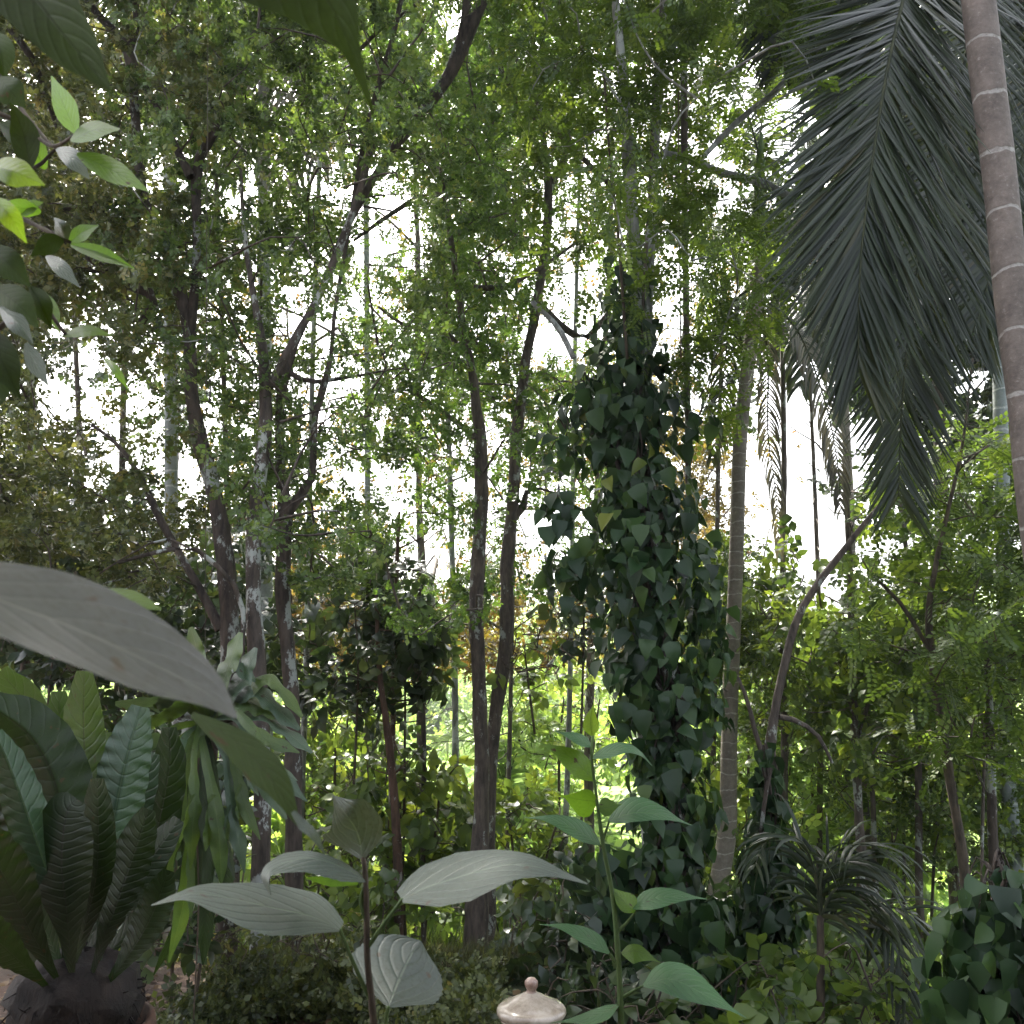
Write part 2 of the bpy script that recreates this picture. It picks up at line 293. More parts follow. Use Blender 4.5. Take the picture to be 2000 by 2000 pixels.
def compose(leaf, places, twig=None):
    """places: list of (pos, ydir, zdir, scale)"""
    mb = MB(); k = 0; sub = []
    for pos, yd, zd, s in places:
        y = norm(np.array(yd, float)); x = norm(np.cross(y, np.array(zd, float))); z = np.cross(x, y)
        V = leaf[0] * s; V = V[:, :1] * x + V[:, 1:2] * y + V[:, 2:] * z + np.array(pos)
        mb.add(V, leaf[1], leaf[2]); sub.append(np.full(len(V), RNG.random()))
    if twig is not None:
        n0 = mb.n; tube(mb, twig, np.linspace(.012, .006, len(twig)), 3, cap=False); sub.append(np.full(mb.n - n0, -1.))
    V = np.concatenate(mb.V); F3 = np.concatenate(mb.F3) if mb.F3 else np.zeros((0, 3), int); F4 = np.concatenate(mb.F4) if mb.F4 else np.zeros((0, 4), int)
    return V, F3, F4, np.concatenate(sub)
def t_cluster(nl=6, ls=.36, w=.42, heart=False, n=1, spread=1.0, fold=.12, droop=.15):
    out = []
    for v in range(4):
        lf = t_leaf(w, n, heart, fold=fold, droop=droop); pl = []
        for i in range(nl):
            t = .2 + .8 * i / max(1, nl - 1); sgn = 1 if i % 2 else -1
            if i == nl - 1: sgn = 0
            yd = np.array([sgn * spread * RNG.uniform(.6, 1.2), .7 + .3 * t, RNG.uniform(-.5, .25)])
            zd = np.array([RNG.uniform(-.5, .5), RNG.uniform(-.4, .4), 1])
            pl.append(((sgn * .02, t * .75, -.08 * t * t), yd, zd, ls * RNG.uniform(.75, 1.15)))
        tw = [(0, 0, 0), (0, .4, -.02), (0, .78, -.05)]
        out.append(compose(lf, pl, np.array(tw, float)))
    return out
def t_pinnate(pairs=6, ls=.22, w=.36):
    out = []
    for v in range(4):
        lf = t_leaf(w, 1, fold=.05, droop=.05); pl = []
        for i in range(pairs):
            t = .18 + .74 * i / (pairs - 1)
            for sg in (-1, 1):
                pl.append(((sg * .01, t, -.22 * t * t), (sg * 1, .55, -.1 + RNG.uniform(-.15, .15)), (RNG.uniform(-.15, .15), 0, 1), ls * RNG.uniform(.85, 1.1) * (1 - .3 * abs(t - .5))))
        pl.append(((0, .98, -.22), (0, 1, -.3), (0, 0, 1), ls))
        out.append(compose(lf, pl, np.array([(0, 0, 0), (0, .5, -.06), (0, 1, -.22)], float)))
    return out
def scatter(mb, tmpl, pos, yd, zd, size, var, sub_amt=.25):
    """tmpl: list of (V,F3,F4[,sub]); one is picked for each position"""
    pos = np.asarray(pos); N = len(pos)
    if N == 0: return
    y = norm(yd); x = norm(np.cross(y, zd)); z = np.cross(x, y); pick = RNG.integers(0, len(tmpl), N)
    for k, T in enumerate(tmpl):
        ii = np.where(pick == k)[0]
        if not len(ii): continue
        V, F3, F4 = T[0], T[1], T[2]; m = len(V)
        s = np.asarray(size)[ii] if np.ndim(size) else np.full(len(ii), size)
        W = pos[ii, None, :] + s[:, None, None] * (V[None, :, 0:1] * x[ii, None] + V[None, :, 1:2] * y[ii, None] + V[None, :, 2:3] * z[ii, None])
        off = (np.arange(len(ii)) * m)[:, None, None]
        vv = np.repeat(np.asarray(var)[ii][:, None], m, 1)
        if len(T) > 3: vv = np.where(T[3][None] < 0, .12, vv + (T[3][None] - .5) * sub_amt)
        mb.add(W.reshape(-1, 3), (F3[None] + off).reshape(-1, 3) if len(F3) else None, (F4[None] + off).reshape(-1, 4) if len(F4) else None, np.clip(vv, 0, 1).ravel())
def rdirs(n, up=0.0, spread=1.0):
    v = RNG.normal(size=(n, 3)) * spread; v[:, 2] += up; return norm(v)

# ------------------------------------------------------------------ how much of the sky the canopy covers (0-9, one cell per 100 px)
COV = """97889988799999889999
89898889999988779999
88889789999887439999
99876676997787679999
99998884898889899999
99887565985586899999
86677556888357789989
65577657888676427788
76557767767788513889
86647856646488313888
98768888446368832588
99988888887479955778
99999989988679988888"""
COVG = np.array([[int(c) for c in r[:20]] for r in COV.split()], float) / 9 * .955
GAPS = [(853,18,904,90),(1170,135,1215,170),(1310,100,1340,155),(1495,165,1562,330),(1425,140,1480,230),(1390,345,1445,415),(1300,250,1320,300),(1300,490,1335,690),
 (1085,500,1160,600),(1034,616,1121,700),(1060,435,1120,470),(766,405,826,507),(722,362,795,417),(690,445,751,525),(965,485,985,518),(558,540,603,672),(435,362,471,417),
 (487,326,517,402),(580,290,640,362),(645,362,681,417),(507,156,565,203),(288,330,312,368),(608,630,648,702),(194,0,234,56),(163,507,188,543),(90,697,167,824),(196,751,254,860),
 (254,755,288,797),(293,795,335,855),(344,853,379,1014),(262,956,292,996),(120,951,146,984),(300,735,322,760),(605,715,700,760),(587,768,636,832),(616,904,700,964),(516,955,538,1014),
 (390,768,420,826),(650,733,693,770),(664,904,746,978),(757,1041,877,1121),(880,920,920,964),(880,855,920,884),(1010,1010,1072,1130),(1047,975,1119,1032),(1130,790,1170,822),
 (1100,1047,1160,1103),(745,940,820,1010),(940,845,975,875),(1034,640,1087,695),(1515,720,1650,1090),(1450,860,1506,1080),(1403,730,1432,804),(1660,825,1702,924),(1880,715,1940,780),
 (1560,1010,1630,1090),(1610,1130,1664,1188),(1035,1155,1062,1195),(996,1200,1036,1262),(560,990,640,1010)]
def vnoise(shape_px, seed):
    r = np.random.default_rng(seed); g = r.random((90, 90)); s = shape_px
    def f(px, py):
        x = (px + 1000) / s; y = (py + 1000) / s; i = np.floor(x).astype(int) % 89; j = np.floor(y).astype(int) % 89; u = x - np.floor(x); v = y - np.floor(y)
        u = u * u * (3 - 2 * u); v = v * v * (3 - 2 * v)
        return (g[j, i] * (1 - u) + g[j, i + 1] * u) * (1 - v) + (g[j + 1, i] * (1 - u) + g[j + 1, i + 1] * u) * v
    return f
CELL = 14
gx = np.arange(-420, 2420, CELL) + CELL / 2; gy = np.arange(-1300, 2120, CELL) + CELL / 2
GX, GY = np.meshgrid(gx, gy)
def coverage():
    ix = np.clip(GX / 100 - .5, 0, 18.999); iy = np.clip(GY / 100 - .5, 0, 11.999)
    i = ix.astype(int); j = iy.astype(int); u = ix - i; v = iy - j
    c = (COVG[j, i] * (1 - u) + COVG[j, i + 1] * u) * (1 - v) + (COVG[j + 1, i] * (1 - u) + COVG[j + 1, i + 1] * u) * v
    wob = (vnoise(38, 5)(GX, GY) - .5) * .9 + (vnoise(17, 6)(GX, GY) - .5) * .5
    for a, b, cc, d in GAPS:
        q = ((GX - (a + cc) / 2) / ((cc - a) / 2 + 4)) ** 2 + ((GY - (b + d) / 2) / ((d - b) / 2 + 4)) ** 2
        q = np.sqrt(q) + wob
        c = np.where(q < 1, c * .28, np.where(q < 1.3, c * .7, c))
    outside = (GX < -30) | (GX > 2030) | (GY < -30); c = np.where(outside, .90, c)
    return np.clip(c, 0, .965)
LCOV = -np.log(1 - coverage())
def ell(*es):
    m = np.zeros_like(GX)
    for cx, cy, rx, ry, wt in es:
        q = ((GX - cx) / rx) ** 2 + ((GY - cy) / ry) ** 2; m = np.maximum(m, wt * np.clip(1.35 - q, 0, 1) ** .6)
    return m
def sample(D, n):
    p = D.ravel() / D.sum(); k = RNG.choice(D.size, n, p=p)
    return GX.ravel()[k] + (RNG.random(n) - .5) * CELL, GY.ravel()[k] + (RNG.random(n) - .5) * CELL

NLEAF = []
def rooted(pts, rad):
    if pts[0][2] > pts[-1][2]: pts, rad = pts[::-1], rad[::-1]
    g = float(ground(pts[0][0], pts[0][1])) - .08
    if pts[0][2] > g + .02: pts = np.vstack([[pts[0][0], pts[0][1], g], pts]); rad = np.concatenate([[rad[0] * 1.15], rad])
    return pts, rad
def limb_pts(l, Y0, step=.12):
    """l: list of (px, py, radius_px[, dY]) -> points, radii in metres"""
    a = np.array([(q[0], q[1], q[2], q[3] if len(q) > 3 else 0) for q in l], float)
    n = max(6, int(np.sum(np.linalg.norm(np.diff(a[:, :2], axis=0), axis=1)) * Y0 / F / step)); n = min(n, 90)
    s = smooth_path(a, n); Y = Y0 + s[:, 3]
    pts = P(s[:, 0], s[:, 1], Y); return pts, np.maximum(s[:, 2], .8) * Y / F * (.84 if 4.95 < Y0 < 5.5 else 1)
def make_tree(name, label, cat, Y0, limbs, D, tmpl, lsize, lmat, bmat, area, natt=160, depth=1.1, front=.35, group=None, base=None, up=.35, clump=(46, .9), seed=1, twigmat=None, snap=.45, amt=1.0, trunk_part='trunk', varmid=.5, wob=.02):
    """limbs: authored trunk and main limbs; D: leaf density over the photo plane; leaves hang on twigs grown to attraction points"""
    if base is None: base = limb_pts(limbs[0], Y0)[0][0]; base[2] = min(base[2], float(ground(base[0], base[1])))
    t = thing(name, base, label, cat, group)
    mb = MB(); nodes_ = []
    for l in limbs:
        pts, rad = limb_pts(l, Y0)
        wv = np.cumsum(RNG.normal(size=(len(pts), 3)) * .3, axis=0); wv -= np.linspace(0, 1, len(pts))[:, None] * wv[-1]
        pts = pts + wv * wob * rad.mean() * 10
        if l[0][1] > 1480 and l[0][1] > l[-1][1]: pts, rad = rooted(pts, rad)
        tube(mb, pts, rad * (1 + .05 * np.sin(np.arange(len(pts)) * 1.3)), 9, .12); nodes_.append(pts[len(pts) // 5:] if len(limbs) > 1 else pts[len(pts) // 4:])
    cn = vnoise(clump[0], seed * 7 + 1)(GX, GY); cn2 = vnoise(clump[0] * .45, seed * 7 + 2)(GX, GY)
    Dn = D * np.clip(1 + clump[1] * 1.5 * (cn * .6 + cn2 * .4 - .5), .05, 3); Dn *= D.sum() / Dn.sum()
    n = int(Dn.sum() * CELL * CELL / area * amt * (CAN_AMT if trunk_part == 'trunk' else UND_AMT)); NLEAF.append(n)
    # attraction points and twigs
    ax, ay = sample(Dn, natt); aY = Y0 + np.abs(RNG.normal(size=natt)) * depth - front * RNG.random(natt) * 2
    A = P(ax, ay, np.maximum(aY, 1.2)); nd = np.concatenate(nodes_)
    d0 = np.min(np.linalg.norm(A[:, None] - nd[None], axis=2), axis=1); order = np.argsort(d0); tw = mb
    for k in order:
        q = A[k]; dv = q - nd; dist = np.linalg.norm(dv, axis=1) + np.maximum(0, -dv[:, 2]) * .8; b = nd[np.argmin(dist)]; Ld = np.linalg.norm(q - b)
        if Ld < .03: continue
        mid = (b + q) / 2 + RNG.normal(size=3) * .13 * Ld + np.array([0, 0, .10 * Ld])
        m2 = b + (q - b) * .8 + RNG.normal(size=3) * .08 * Ld
        pts = smooth_path(np.array([b, mid, m2, q]), 7); r0 = min(.004 + .010 * Ld, .035) * (Y0 / 7) ** .5
        tube(tw, pts, np.linspace(r0, .0022 * (Y0 / 7), 7), 4, cap=False); nd = np.vstack([nd, pts[2:]])
    mb.build(trunk_part, bmat, t)
    # leaf clusters
    px, py = sample(Dn * .5 + D * .5, n); B = 4000; near = np.zeros(n, int)
    apx = np.stack([ax, ay], 1)
    for s in range(0, n, B): near[s:s + B] = np.argmin((px[s:s + B, None] - apx[None, :, 0]) ** 2 + (py[s:s + B, None] - apx[None, :, 1]) ** 2, axis=1)
    Y = np.maximum(aY[near] + RNG.normal(size=n) * .16 * depth, 1.1); pos = P(px, py, Y)
    sn = (RNG.random(n) * snap)[:, None]; pos = pos * (1 - sn) + A[near] * sn
    yd = norm((pos - A[near]) * 1.2 / max(depth, .4) + rdirs(n) * .9 + np.array([0, 0, -.15])); zd = rdirs(n, up * 3)
    mc = MB(); var = np.clip(RNG.normal(varmid, .2, n), 0, 1)
    scatter(mc, tmpl, pos, yd, zd, lsize * RNG.uniform(.7, 1.25, n) * Y / Y0, var)
    mc.build('crown', lmat, t)
    return t

# ------------------------------------------------------------------ terrain
ys = np.concatenate([np.linspace(-12, 10, 60), np.linspace(10.5, 60, 50), np.linspace(63, 420, 60)]); xs = np.sign(np.linspace(-1, 1, 141)) * np.abs(np.linspace(-1, 1, 141)) ** 2.2 * 420
X, Yg = np.meshgrid(xs, ys); Z = ground(X, Yg); nx = len(xs); ny = len(ys)
i = np.arange(ny - 1)[:, None] * nx; j = np.arange(nx - 1)[None, :]
F4 = np.stack([i + j, i + j + 1, i + nx + j + 1, i + nx + j], -1).reshape(-1, 4)
g = link('ground', make_mesh('ground', np.stack([X, Yg, Z], -1).reshape(-1, 3), [F4], soil_mat())); tag(g, kind='structure')

# ------------------------------------------------------------------ added light blocker, unseen behind and above the camera, to shade the foreground
hs_ = thing('light_blocker', (0, -1.5, 0), 'unseen blocker added behind and above the viewpoint to shade the foreground', 'light_blocker')
def boxm(mb, a, b):
    x0, y0, z0 = a; x1, y1, z1 = b; mb.add([(x, y, z) for x in (x0, x1) for y in (y0, y1) for z in (z0, z1)], None, [(0, 1, 3, 2), (4, 6, 7, 5), (0, 4, 5, 1), (2, 3, 7, 6), (0, 2, 6, 4), (1, 5, 7, 3)])
BLOCKERM = bark_mat('blocker_plaster', (.28, .25, .2), (.42, .38, .32), bump=.1); mb = MB(); boxm(mb, (-5, -1.7, -.3), (5, -1.5, 3.0)); mb.build('blocker_wall', BLOCKERM, hs_, smooth=False)
mb = MB(); mb.add([(-5.5, -1.9, 3.3), (5.5, -1.9, 3.3), (5.5, .15, 2.72), (-5.5, .15, 2.72), (-5.5, -1.9, 3.36), (5.5, -1.9, 3.36), (5.5, .15, 2.78), (-5.5, .15, 2.78)], None, [(0, 1, 2, 3), (4, 7, 6, 5), (0, 4, 5, 1), (2, 6, 7, 3), (1, 5, 6, 2), (0, 3, 7, 4)]); mb.build('blocker_roof', bark_mat('blocker_roof_sheet', (.10, .06, .045), (.2, .12, .09), bump=.1), hs_, smooth=False)
# ------------------------------------------------------------------ the big canopy trees
SMALL = t_cluster(6, .36, .40) + t_cluster(4, .50, .34)[:1]                    # six small leaves on a twig
OVAL = t_cluster(5, .5, .36, n=2, droop=.3)
PINN = t_pinnate(6)
m_T1 = ell((0, -550, 520, 600, .8), (120, 420, 330, 620, 1), (150, 900, 260, 260, 1.0)); m_T2 = ell((430, -600, 420, 620, 1.1), (430, 480, 240, 470, 1)); m_T3 = ell((720, -600, 420, 600, 1.1), (640, 520, 220, 560, 1), (640, 960, 160, 120, .6))  # the ellipses high above the frame are added, unseen crown that shades the foreground
m_M1 = ell((900, -600, 420, 600, .7), (840, 560, 200, 600, 1.1), (880, 1050, 110, 160, .7)); m_M2 = ell((1060, 420, 190, 640, 1.1), (1080, 980, 130, 180, .6))
m_V = ell((1350, -600, 450, 600, .9), (1270, 210, 260, 480, 1.3), (1420, 120, 220, 170, 1.2), (1400, 560, 110, 260, 1.0))
m_B1 = ell((250, 500, 420, 800, .45)); m_B2 = ell((760, 700, 420, 700, .35)); m_B3 = ell((1250, 700, 300, 600, .35)); m_B4 = ell((1800, 300, 420, 700, .6))
m_U1 = ell((1880, 1120, 230, 260, 1.1)); m_U2 = ell((1690, 1190, 200, 210, 1)); m_U3 = ell((1480, 1200, 130, 160, 1.0))
SUM = sum([m_T1, m_T2, m_T3, m_M1, m_M2, m_V, m_B1, m_B2, m_B3, m_B4, m_U1, m_U2, m_U3]) + .05
LC = LCOV * np.clip((1330 - GY) / 90, 0, 1)
def dens(m): return LC * m / SUM
AREA = 34.0
def area(lpx, k): return k * lpx * lpx          # projected area of one cluster whose size is lpx pixels
make_tree('broadleaf_tree', 'dark brown lichen spotted tree, the leftmost trunk of the clump, forking into crooked limbs', 'tree', 5.2,
    [[(440, 1900, 26), (450, 1500, 23), (448, 1230, 22), (427, 1012, 20), (391, 867, 19), (373, 759, 16), (368, 650, 14), (344, 543, 17), (312, 465, 13), (283, 398, 12), (272, 326, 12), (264, 217, 12), (252, 100, 14), (210, 50, 11, .1), (160, -10, 9, .2), (100, -90, 7)],
     [(254, 95, 9), (266, 60, 8), (266, 0, 7), (275, -90, 5)], [(373, 345, 12), (345, 290, 9), (318, 230, 8), (283, 163, 7), (256, 105, 6)],
     [(372, 660, 12), (385, 480, 10), (385, 330, 13, .1), (420, 255, 12, .1), (453, 181, 11, .1), (480, 95, 9, .1), (508, 36, 7), (530, -60, 5)],
     [(272, 640, 10, .3), (305, 580, 12, .2), (250, 560, 11, .3), (170, 500, 9, .4), (60, 420, 6, .5)], [(312, 465, 6), (345, 480, 7), (362, 474, 4)],
     [(430, 1230, 14), (405, 1180, 10), (362, 1103, 9), (315, 1020, 9), (275, 933, 7, .1), (232, 870, 5, .2), (180, 830, 4, .3)],
     [(160, 380, 5, .4), (130, 300, 6, .4), (60, 110, 9, .3), (0, 40, 8, .3)], [(190, 400, 7, .5), (150, 405, 9, .4), (95, 410, 6, .4)]],
    dens(m_T1), SMALL, M(29, 5.2), G_OLIVE, B_DARK, area(29, .30), natt=620, depth=1.3, front=.5, seed=1, wob=.012)
make_tree('broadleaf_tree', 'middle trunk of the left clump with a broad white lichen stripe down its side', 'tree', 5.0,
    [[(505, 1900, 21), (510, 1500, 20), (505, 1300, 20), (496, 1193, 19), (497, 1012, 17), (512, 904, 17), (520, 795, 15), (512, 668, 12), (500, 600, 8), (480, 480, 6), (470, 330, 4)],
     [(525, 760, 8), (560, 690, 9), (600, 620, 10, .1), (640, 540, 9, .2), (700, 380, 9, .2), (730, 270, 11, .2)],
     [(473, 1300, 4, -.1), (471, 1172, 6, -.1), (417, 1099, 6, -.2), (370, 1070, 6, -.2), (300, 1080, 5, -.2), (232, 1099, 4, -.3)], [(370, 1070, 3, -.2), (320, 1052, 3, -.2), (250, 1085, 2, -.3), (180, 1130, 2, -.3)]],
    dens(m_T2), SMALL, M(28, 5), G_CAN, B_LICH, area(28, .30), natt=620, depth=1.2, front=.4, seed=2, wob=.012)
make_tree('broadleaf_tree', 'right trunk of the left clump, side limb curving up and dark limb above', 'tree', 5.4,
    [[(575, 1900, 20), (572, 1500, 19), (566, 1338, 17), (550, 1157, 17), (555, 1012, 18), (545, 904, 11), (545, 800, 11), (556, 722, 14), (580, 655, 12), (620, 585, 8, .2), (660, 480, 8, .4), (700, 400, 9, .5), (760, 300, 11, .5), (835, 205, 15, .4), (880, 140, 17, .3), (905, 90, 16, .3), (945, 0, 14, .3), (990, -90, 13, .3)],
     [(562, 1000, 14), (585, 970, 11), (609, 935, 9), (616, 813, 8), (636, 745, 9), (648, 686, 6), (655, 600, 5), (690, 400, 6), (712, 270, 7), (745, 150, 7), (768, 70, 7), (790, -30, 5)],
     [(556, 722, 7), (600, 745, 6), (660, 740, 5), (720, 730, 3)], [(880, 135, 12, .3), (905, 60, 14, .3), (915, -20, 12, .3)], [(700, 100, 5, .2), (745, 55, 5, .2), (800, 20, 5), (830, -10, 5)]],
    dens(m_T3), SMALL, M(27, 5.4), G_CAN, B_DARK, area(27, .30), natt=650, depth=1.5, front=.9, seed=3, wob=.012)
make_tree('slender_tree', 'straight grey brown tree standing alone in the middle, thick dark foot above the grass', 'tree', 8.0,
    [[(925, 1905, 26), (930, 1800, 23), (935, 1700, 19), (938, 1580, 15), (935, 1400, 14), (928, 1200, 14), (935, 1050, 14), (938, 900, 14), (925, 760, 9), (905, 640, 7), (880, 480, 6), (860, 330, 4)],
     [(925, 560, 5), (960, 562, 6), (1000, 555, 5), (1060, 520, 4, .2), (1130, 470, 3, .3)], [(915, 700, 6), (870, 650, 5), (800, 640, 4), (740, 600, 3)], [(935, 860, 6), (860, 800, 5), (790, 760, 4), (720, 790, 3)],
     [(690, 470, 3), (760, 420, 5), (830, 380, 6), (880, 385, 4)]],
    dens(m_M1), SMALL, M(23, 8), G_CAN2, B_GREY, area(23, .30), natt=620, depth=1.8, front=.8, seed=4)
make_tree('slender_tree', 'leaning grey tree that crosses close behind the straight middle trunk', 'tree', 8.4,
    [[(952, 1700, 14, .1), (954, 1560, 12), (964, 1400, 13), (985, 1250, 14), (990, 1100, 13), (1002, 970, 12), (1010, 850, 12), (1027, 720, 10), (1048, 600, 10), (1068, 470, 10), (1068, 340, 8), (1050, 200, 6), (1040, 60, 5)],
     [(1003, 1010, 10), (1022, 990, 8), (1030, 960, 5), (1060, 955, 3), (1110, 975, 2)], [(1048, 590, 8), (1100, 640, 8), (1145, 660, 7), (1190, 610, 6)],
     [(1068, 380, 8, .1), (1110, 260, 6), (1030, 150, 5), (980, 60, 4)], [(1225, 390, 6, -.4), (1160, 330, 6, -.4), (1090, 260, 6, -.3), (1020, 210, 6, -.3), (960, 100, 5, -.2)], [(1190, 190, 6, -.2), (1120, 150, 8, -.2), (1060, 120, 8, -.2)]],
    dens(m_M2), SMALL, M(22, 8.4), G_CAN2, B_GREY, area(22, .30), natt=620, depth=1.8, front=.6, seed=5)
TV = make_tree('vine_clad_tree', 'tall pale tree above the pepper vine column, with long drooping feather leaves', 'tree', 5.7,
    [[(1300, 1990, 24), (1285, 1800, 24), (1272, 1600, 24), (1262, 1400, 24), (1255, 1200, 22), (1240, 1000, 20), (1238, 800, 20), (1240, 600, 18), (1232, 450, 14), (1225, 330, 14), (1218, 180, 11), (1205, 40, 9), (1200, -80, 8)],
     [(1262, 760, 12), (1270, 560, 10), (1275, 420, 10), (1283, 250, 10), (1292, 100, 9), (1295, -60, 8)], [(1290, 300, 8), (1330, 308, 8), (1400, 335, 8), (1480, 355, 9), (1540, 385, 8), (1600, 420, 6)],
     [(1345, 340, 4), (1440, 235, 7, .2), (1500, 190, 7, .2), (1545, 140, 6, .2), (1560, 80, 5, .2)], [(1120, 700, 6), (1090, 640, 6), (1040, 590, 5)]],
    dens(m_V), PINN, M(60, 5.7), G_PINN, B_PALE, area(60, .22), natt=340, depth=1.2, front=.9, seed=6, up=.7, clump=(60, 1.0))
make_tree('background_tree', 'hazy dark tree further back behind the left clump', 'tree', 13,
    [[(330, 1500, 12), (337, 1041, 10), (337, 795, 9), (330, 500, 7), (320, 200, 5), (310, -60, 4)], [(300, 760, 5), (200, 600, 4), (100, 420, 3)]],
    dens(m_B1), OVAL, M(30, 13), G_DARK, B_GREY, area(30, .34), natt=260, depth=3, front=1, seed=7)
make_tree('background_tree', 'hazy olive tree further back between the left clump and the middle trunks', 'tree', 14,
    [[(822, 1500, 9), (822, 1110, 8), (818, 980, 7), (815, 500, 6), (812, 390, 5), (810, 100, 4)], [(818, 900, 4), (740, 760, 3), (660, 640, 3)]],
    dens(m_B2), SMALL, M(24, 14), G_BROWN, B_GREY, area(24, .3), natt=260, depth=3, front=1, seed=8)
make_tree('background_tree', 'hazy rusty leaved tree further back behind the pepper vine column', 'tree', 14,
    [[(1150, 1500, 9), (1160, 1100, 8), (1175, 800, 7), (1190, 500, 5), (1195, 200, 4)], [(1165, 1000, 4), (1090, 860, 4), (1050, 800, 3)]],
    dens(m_B3), SMALL, M(20, 14), G_BROWN, B_GREY, area(24, .3), natt=200, depth=3, front=1, seed=9)
make_tree('background_tree', 'dark tree behind the big hanging palm fronds at upper right', 'tree', 12,
    [[(1850, 1500, 14), (1840, 1000, 12), (1830, 600, 10), (1815, 200, 8), (1800, -200, 6)]],
    dens(m_B4), OVAL, M(34, 12), G_DARK, B_GREY, area(34, .34), natt=160, depth=2.5, front=1, seed=10)
# right hand understorey
m_low = lambda *e: ell(*e)
def und(m, cov): return -math.log(1 - cov) * np.clip(m, 0, 1)
make_tree('slender_tree', 'slim tree with feather leaves beside the ringed palm trunk at right', 'tree', 6.6,
    [[(1905, 1990, 9), (1885, 1720, 9), (1850, 1500, 9), (1822, 1300, 8), (1815, 1180, 6), (1850, 1000, 4), (1880, 860, 3), (1900, 700, 2)], [(1822, 1280, 4), (1760, 1180, 4), (1700, 1120, 3)]],
    dens(m_U1) + und(ell((1880, 1330, 150, 170, .8)), .55), PINN, M(66, 6.6), G_PINN, B_TWIG, area(66, .22), natt=170, depth=1.0, front=.6, seed=11, up=.7)
make_tree('slender_tree', 'slim tree with mid green oval leaves left of the ringed palm, open against the sky', 'tree', 8.2,
    [[(1690, 1900, 7), (1680, 1690, 8), (1672, 1500, 8), (1665, 1300, 7), (1660, 1100, 6), (1650, 900, 5)], [(1672, 1450, 4), (1720, 1300, 4), (1760, 1180, 3)]],
    dens(m_U2) + und(ell((1720, 1360, 150, 150, .8)), .6), OVAL, M(40, 8.2), G_MID, B_GREY, area(40, .34), natt=200, depth=1.2, front=.6, seed=12)
make_tree('slender_tree', 'slim tree behind the bare leaning branch, small leaves thinning upward', 'tree', 9.5,
    [[(1530, 1900, 7), (1530, 1500, 7), (1528, 1200, 6), (1530, 1000, 6), (1528, 700, 5), (1525, 560, 4)], [(1530, 1320, 3), (1470, 1230, 3), (1440, 1180, 3)]],
    dens(m_U3) + und(ell((1520, 1330, 130, 120, .7)), .6), SMALL, M(28, 9.5), G_MID, B_GREY, area(28, .30), natt=200, depth=1.2, front=.5, seed=13)
# ------------------------------------------------------------------ understorey shrubs and small trees, nearer ones last
def bush(name, label, cat, Y0, e, stems, tmpl, lpx, mat, k, cov, seed, natt=120, depth=.8, bm=None, amt=1, group=None, up=.35, varmid=.5):
    return make_tree(name, label, cat, Y0, stems, und(ell(e), cov), tmpl, M(lpx, Y0), mat, bm or B_TWIG, area(lpx, k), natt=natt, depth=depth, front=depth * .5, seed=seed, trunk_part='stems', amt=amt, group=group, up=up, varmid=varmid)
def stems_for(cx, cy, rx, ry, n, base=1990, r=3):
    out = []
    for q in range(n):
        a = cx + (q - (n - 1) / 2) * rx * .35 + random.uniform(-8, 8); b = cx + (q - (n - 1) / 2) * rx * .8 + random.uniform(-20, 20)
        out.append([(a, min(base, cy + ry * 2.4), r), ((a + b) / 2 + random.uniform(-10, 10), cy + ry * .5, r * .9), (b, cy - ry * .5, r * .5)])
    return out
BIG = t_cluster(5, .55, .34, n=2, droop=.45)
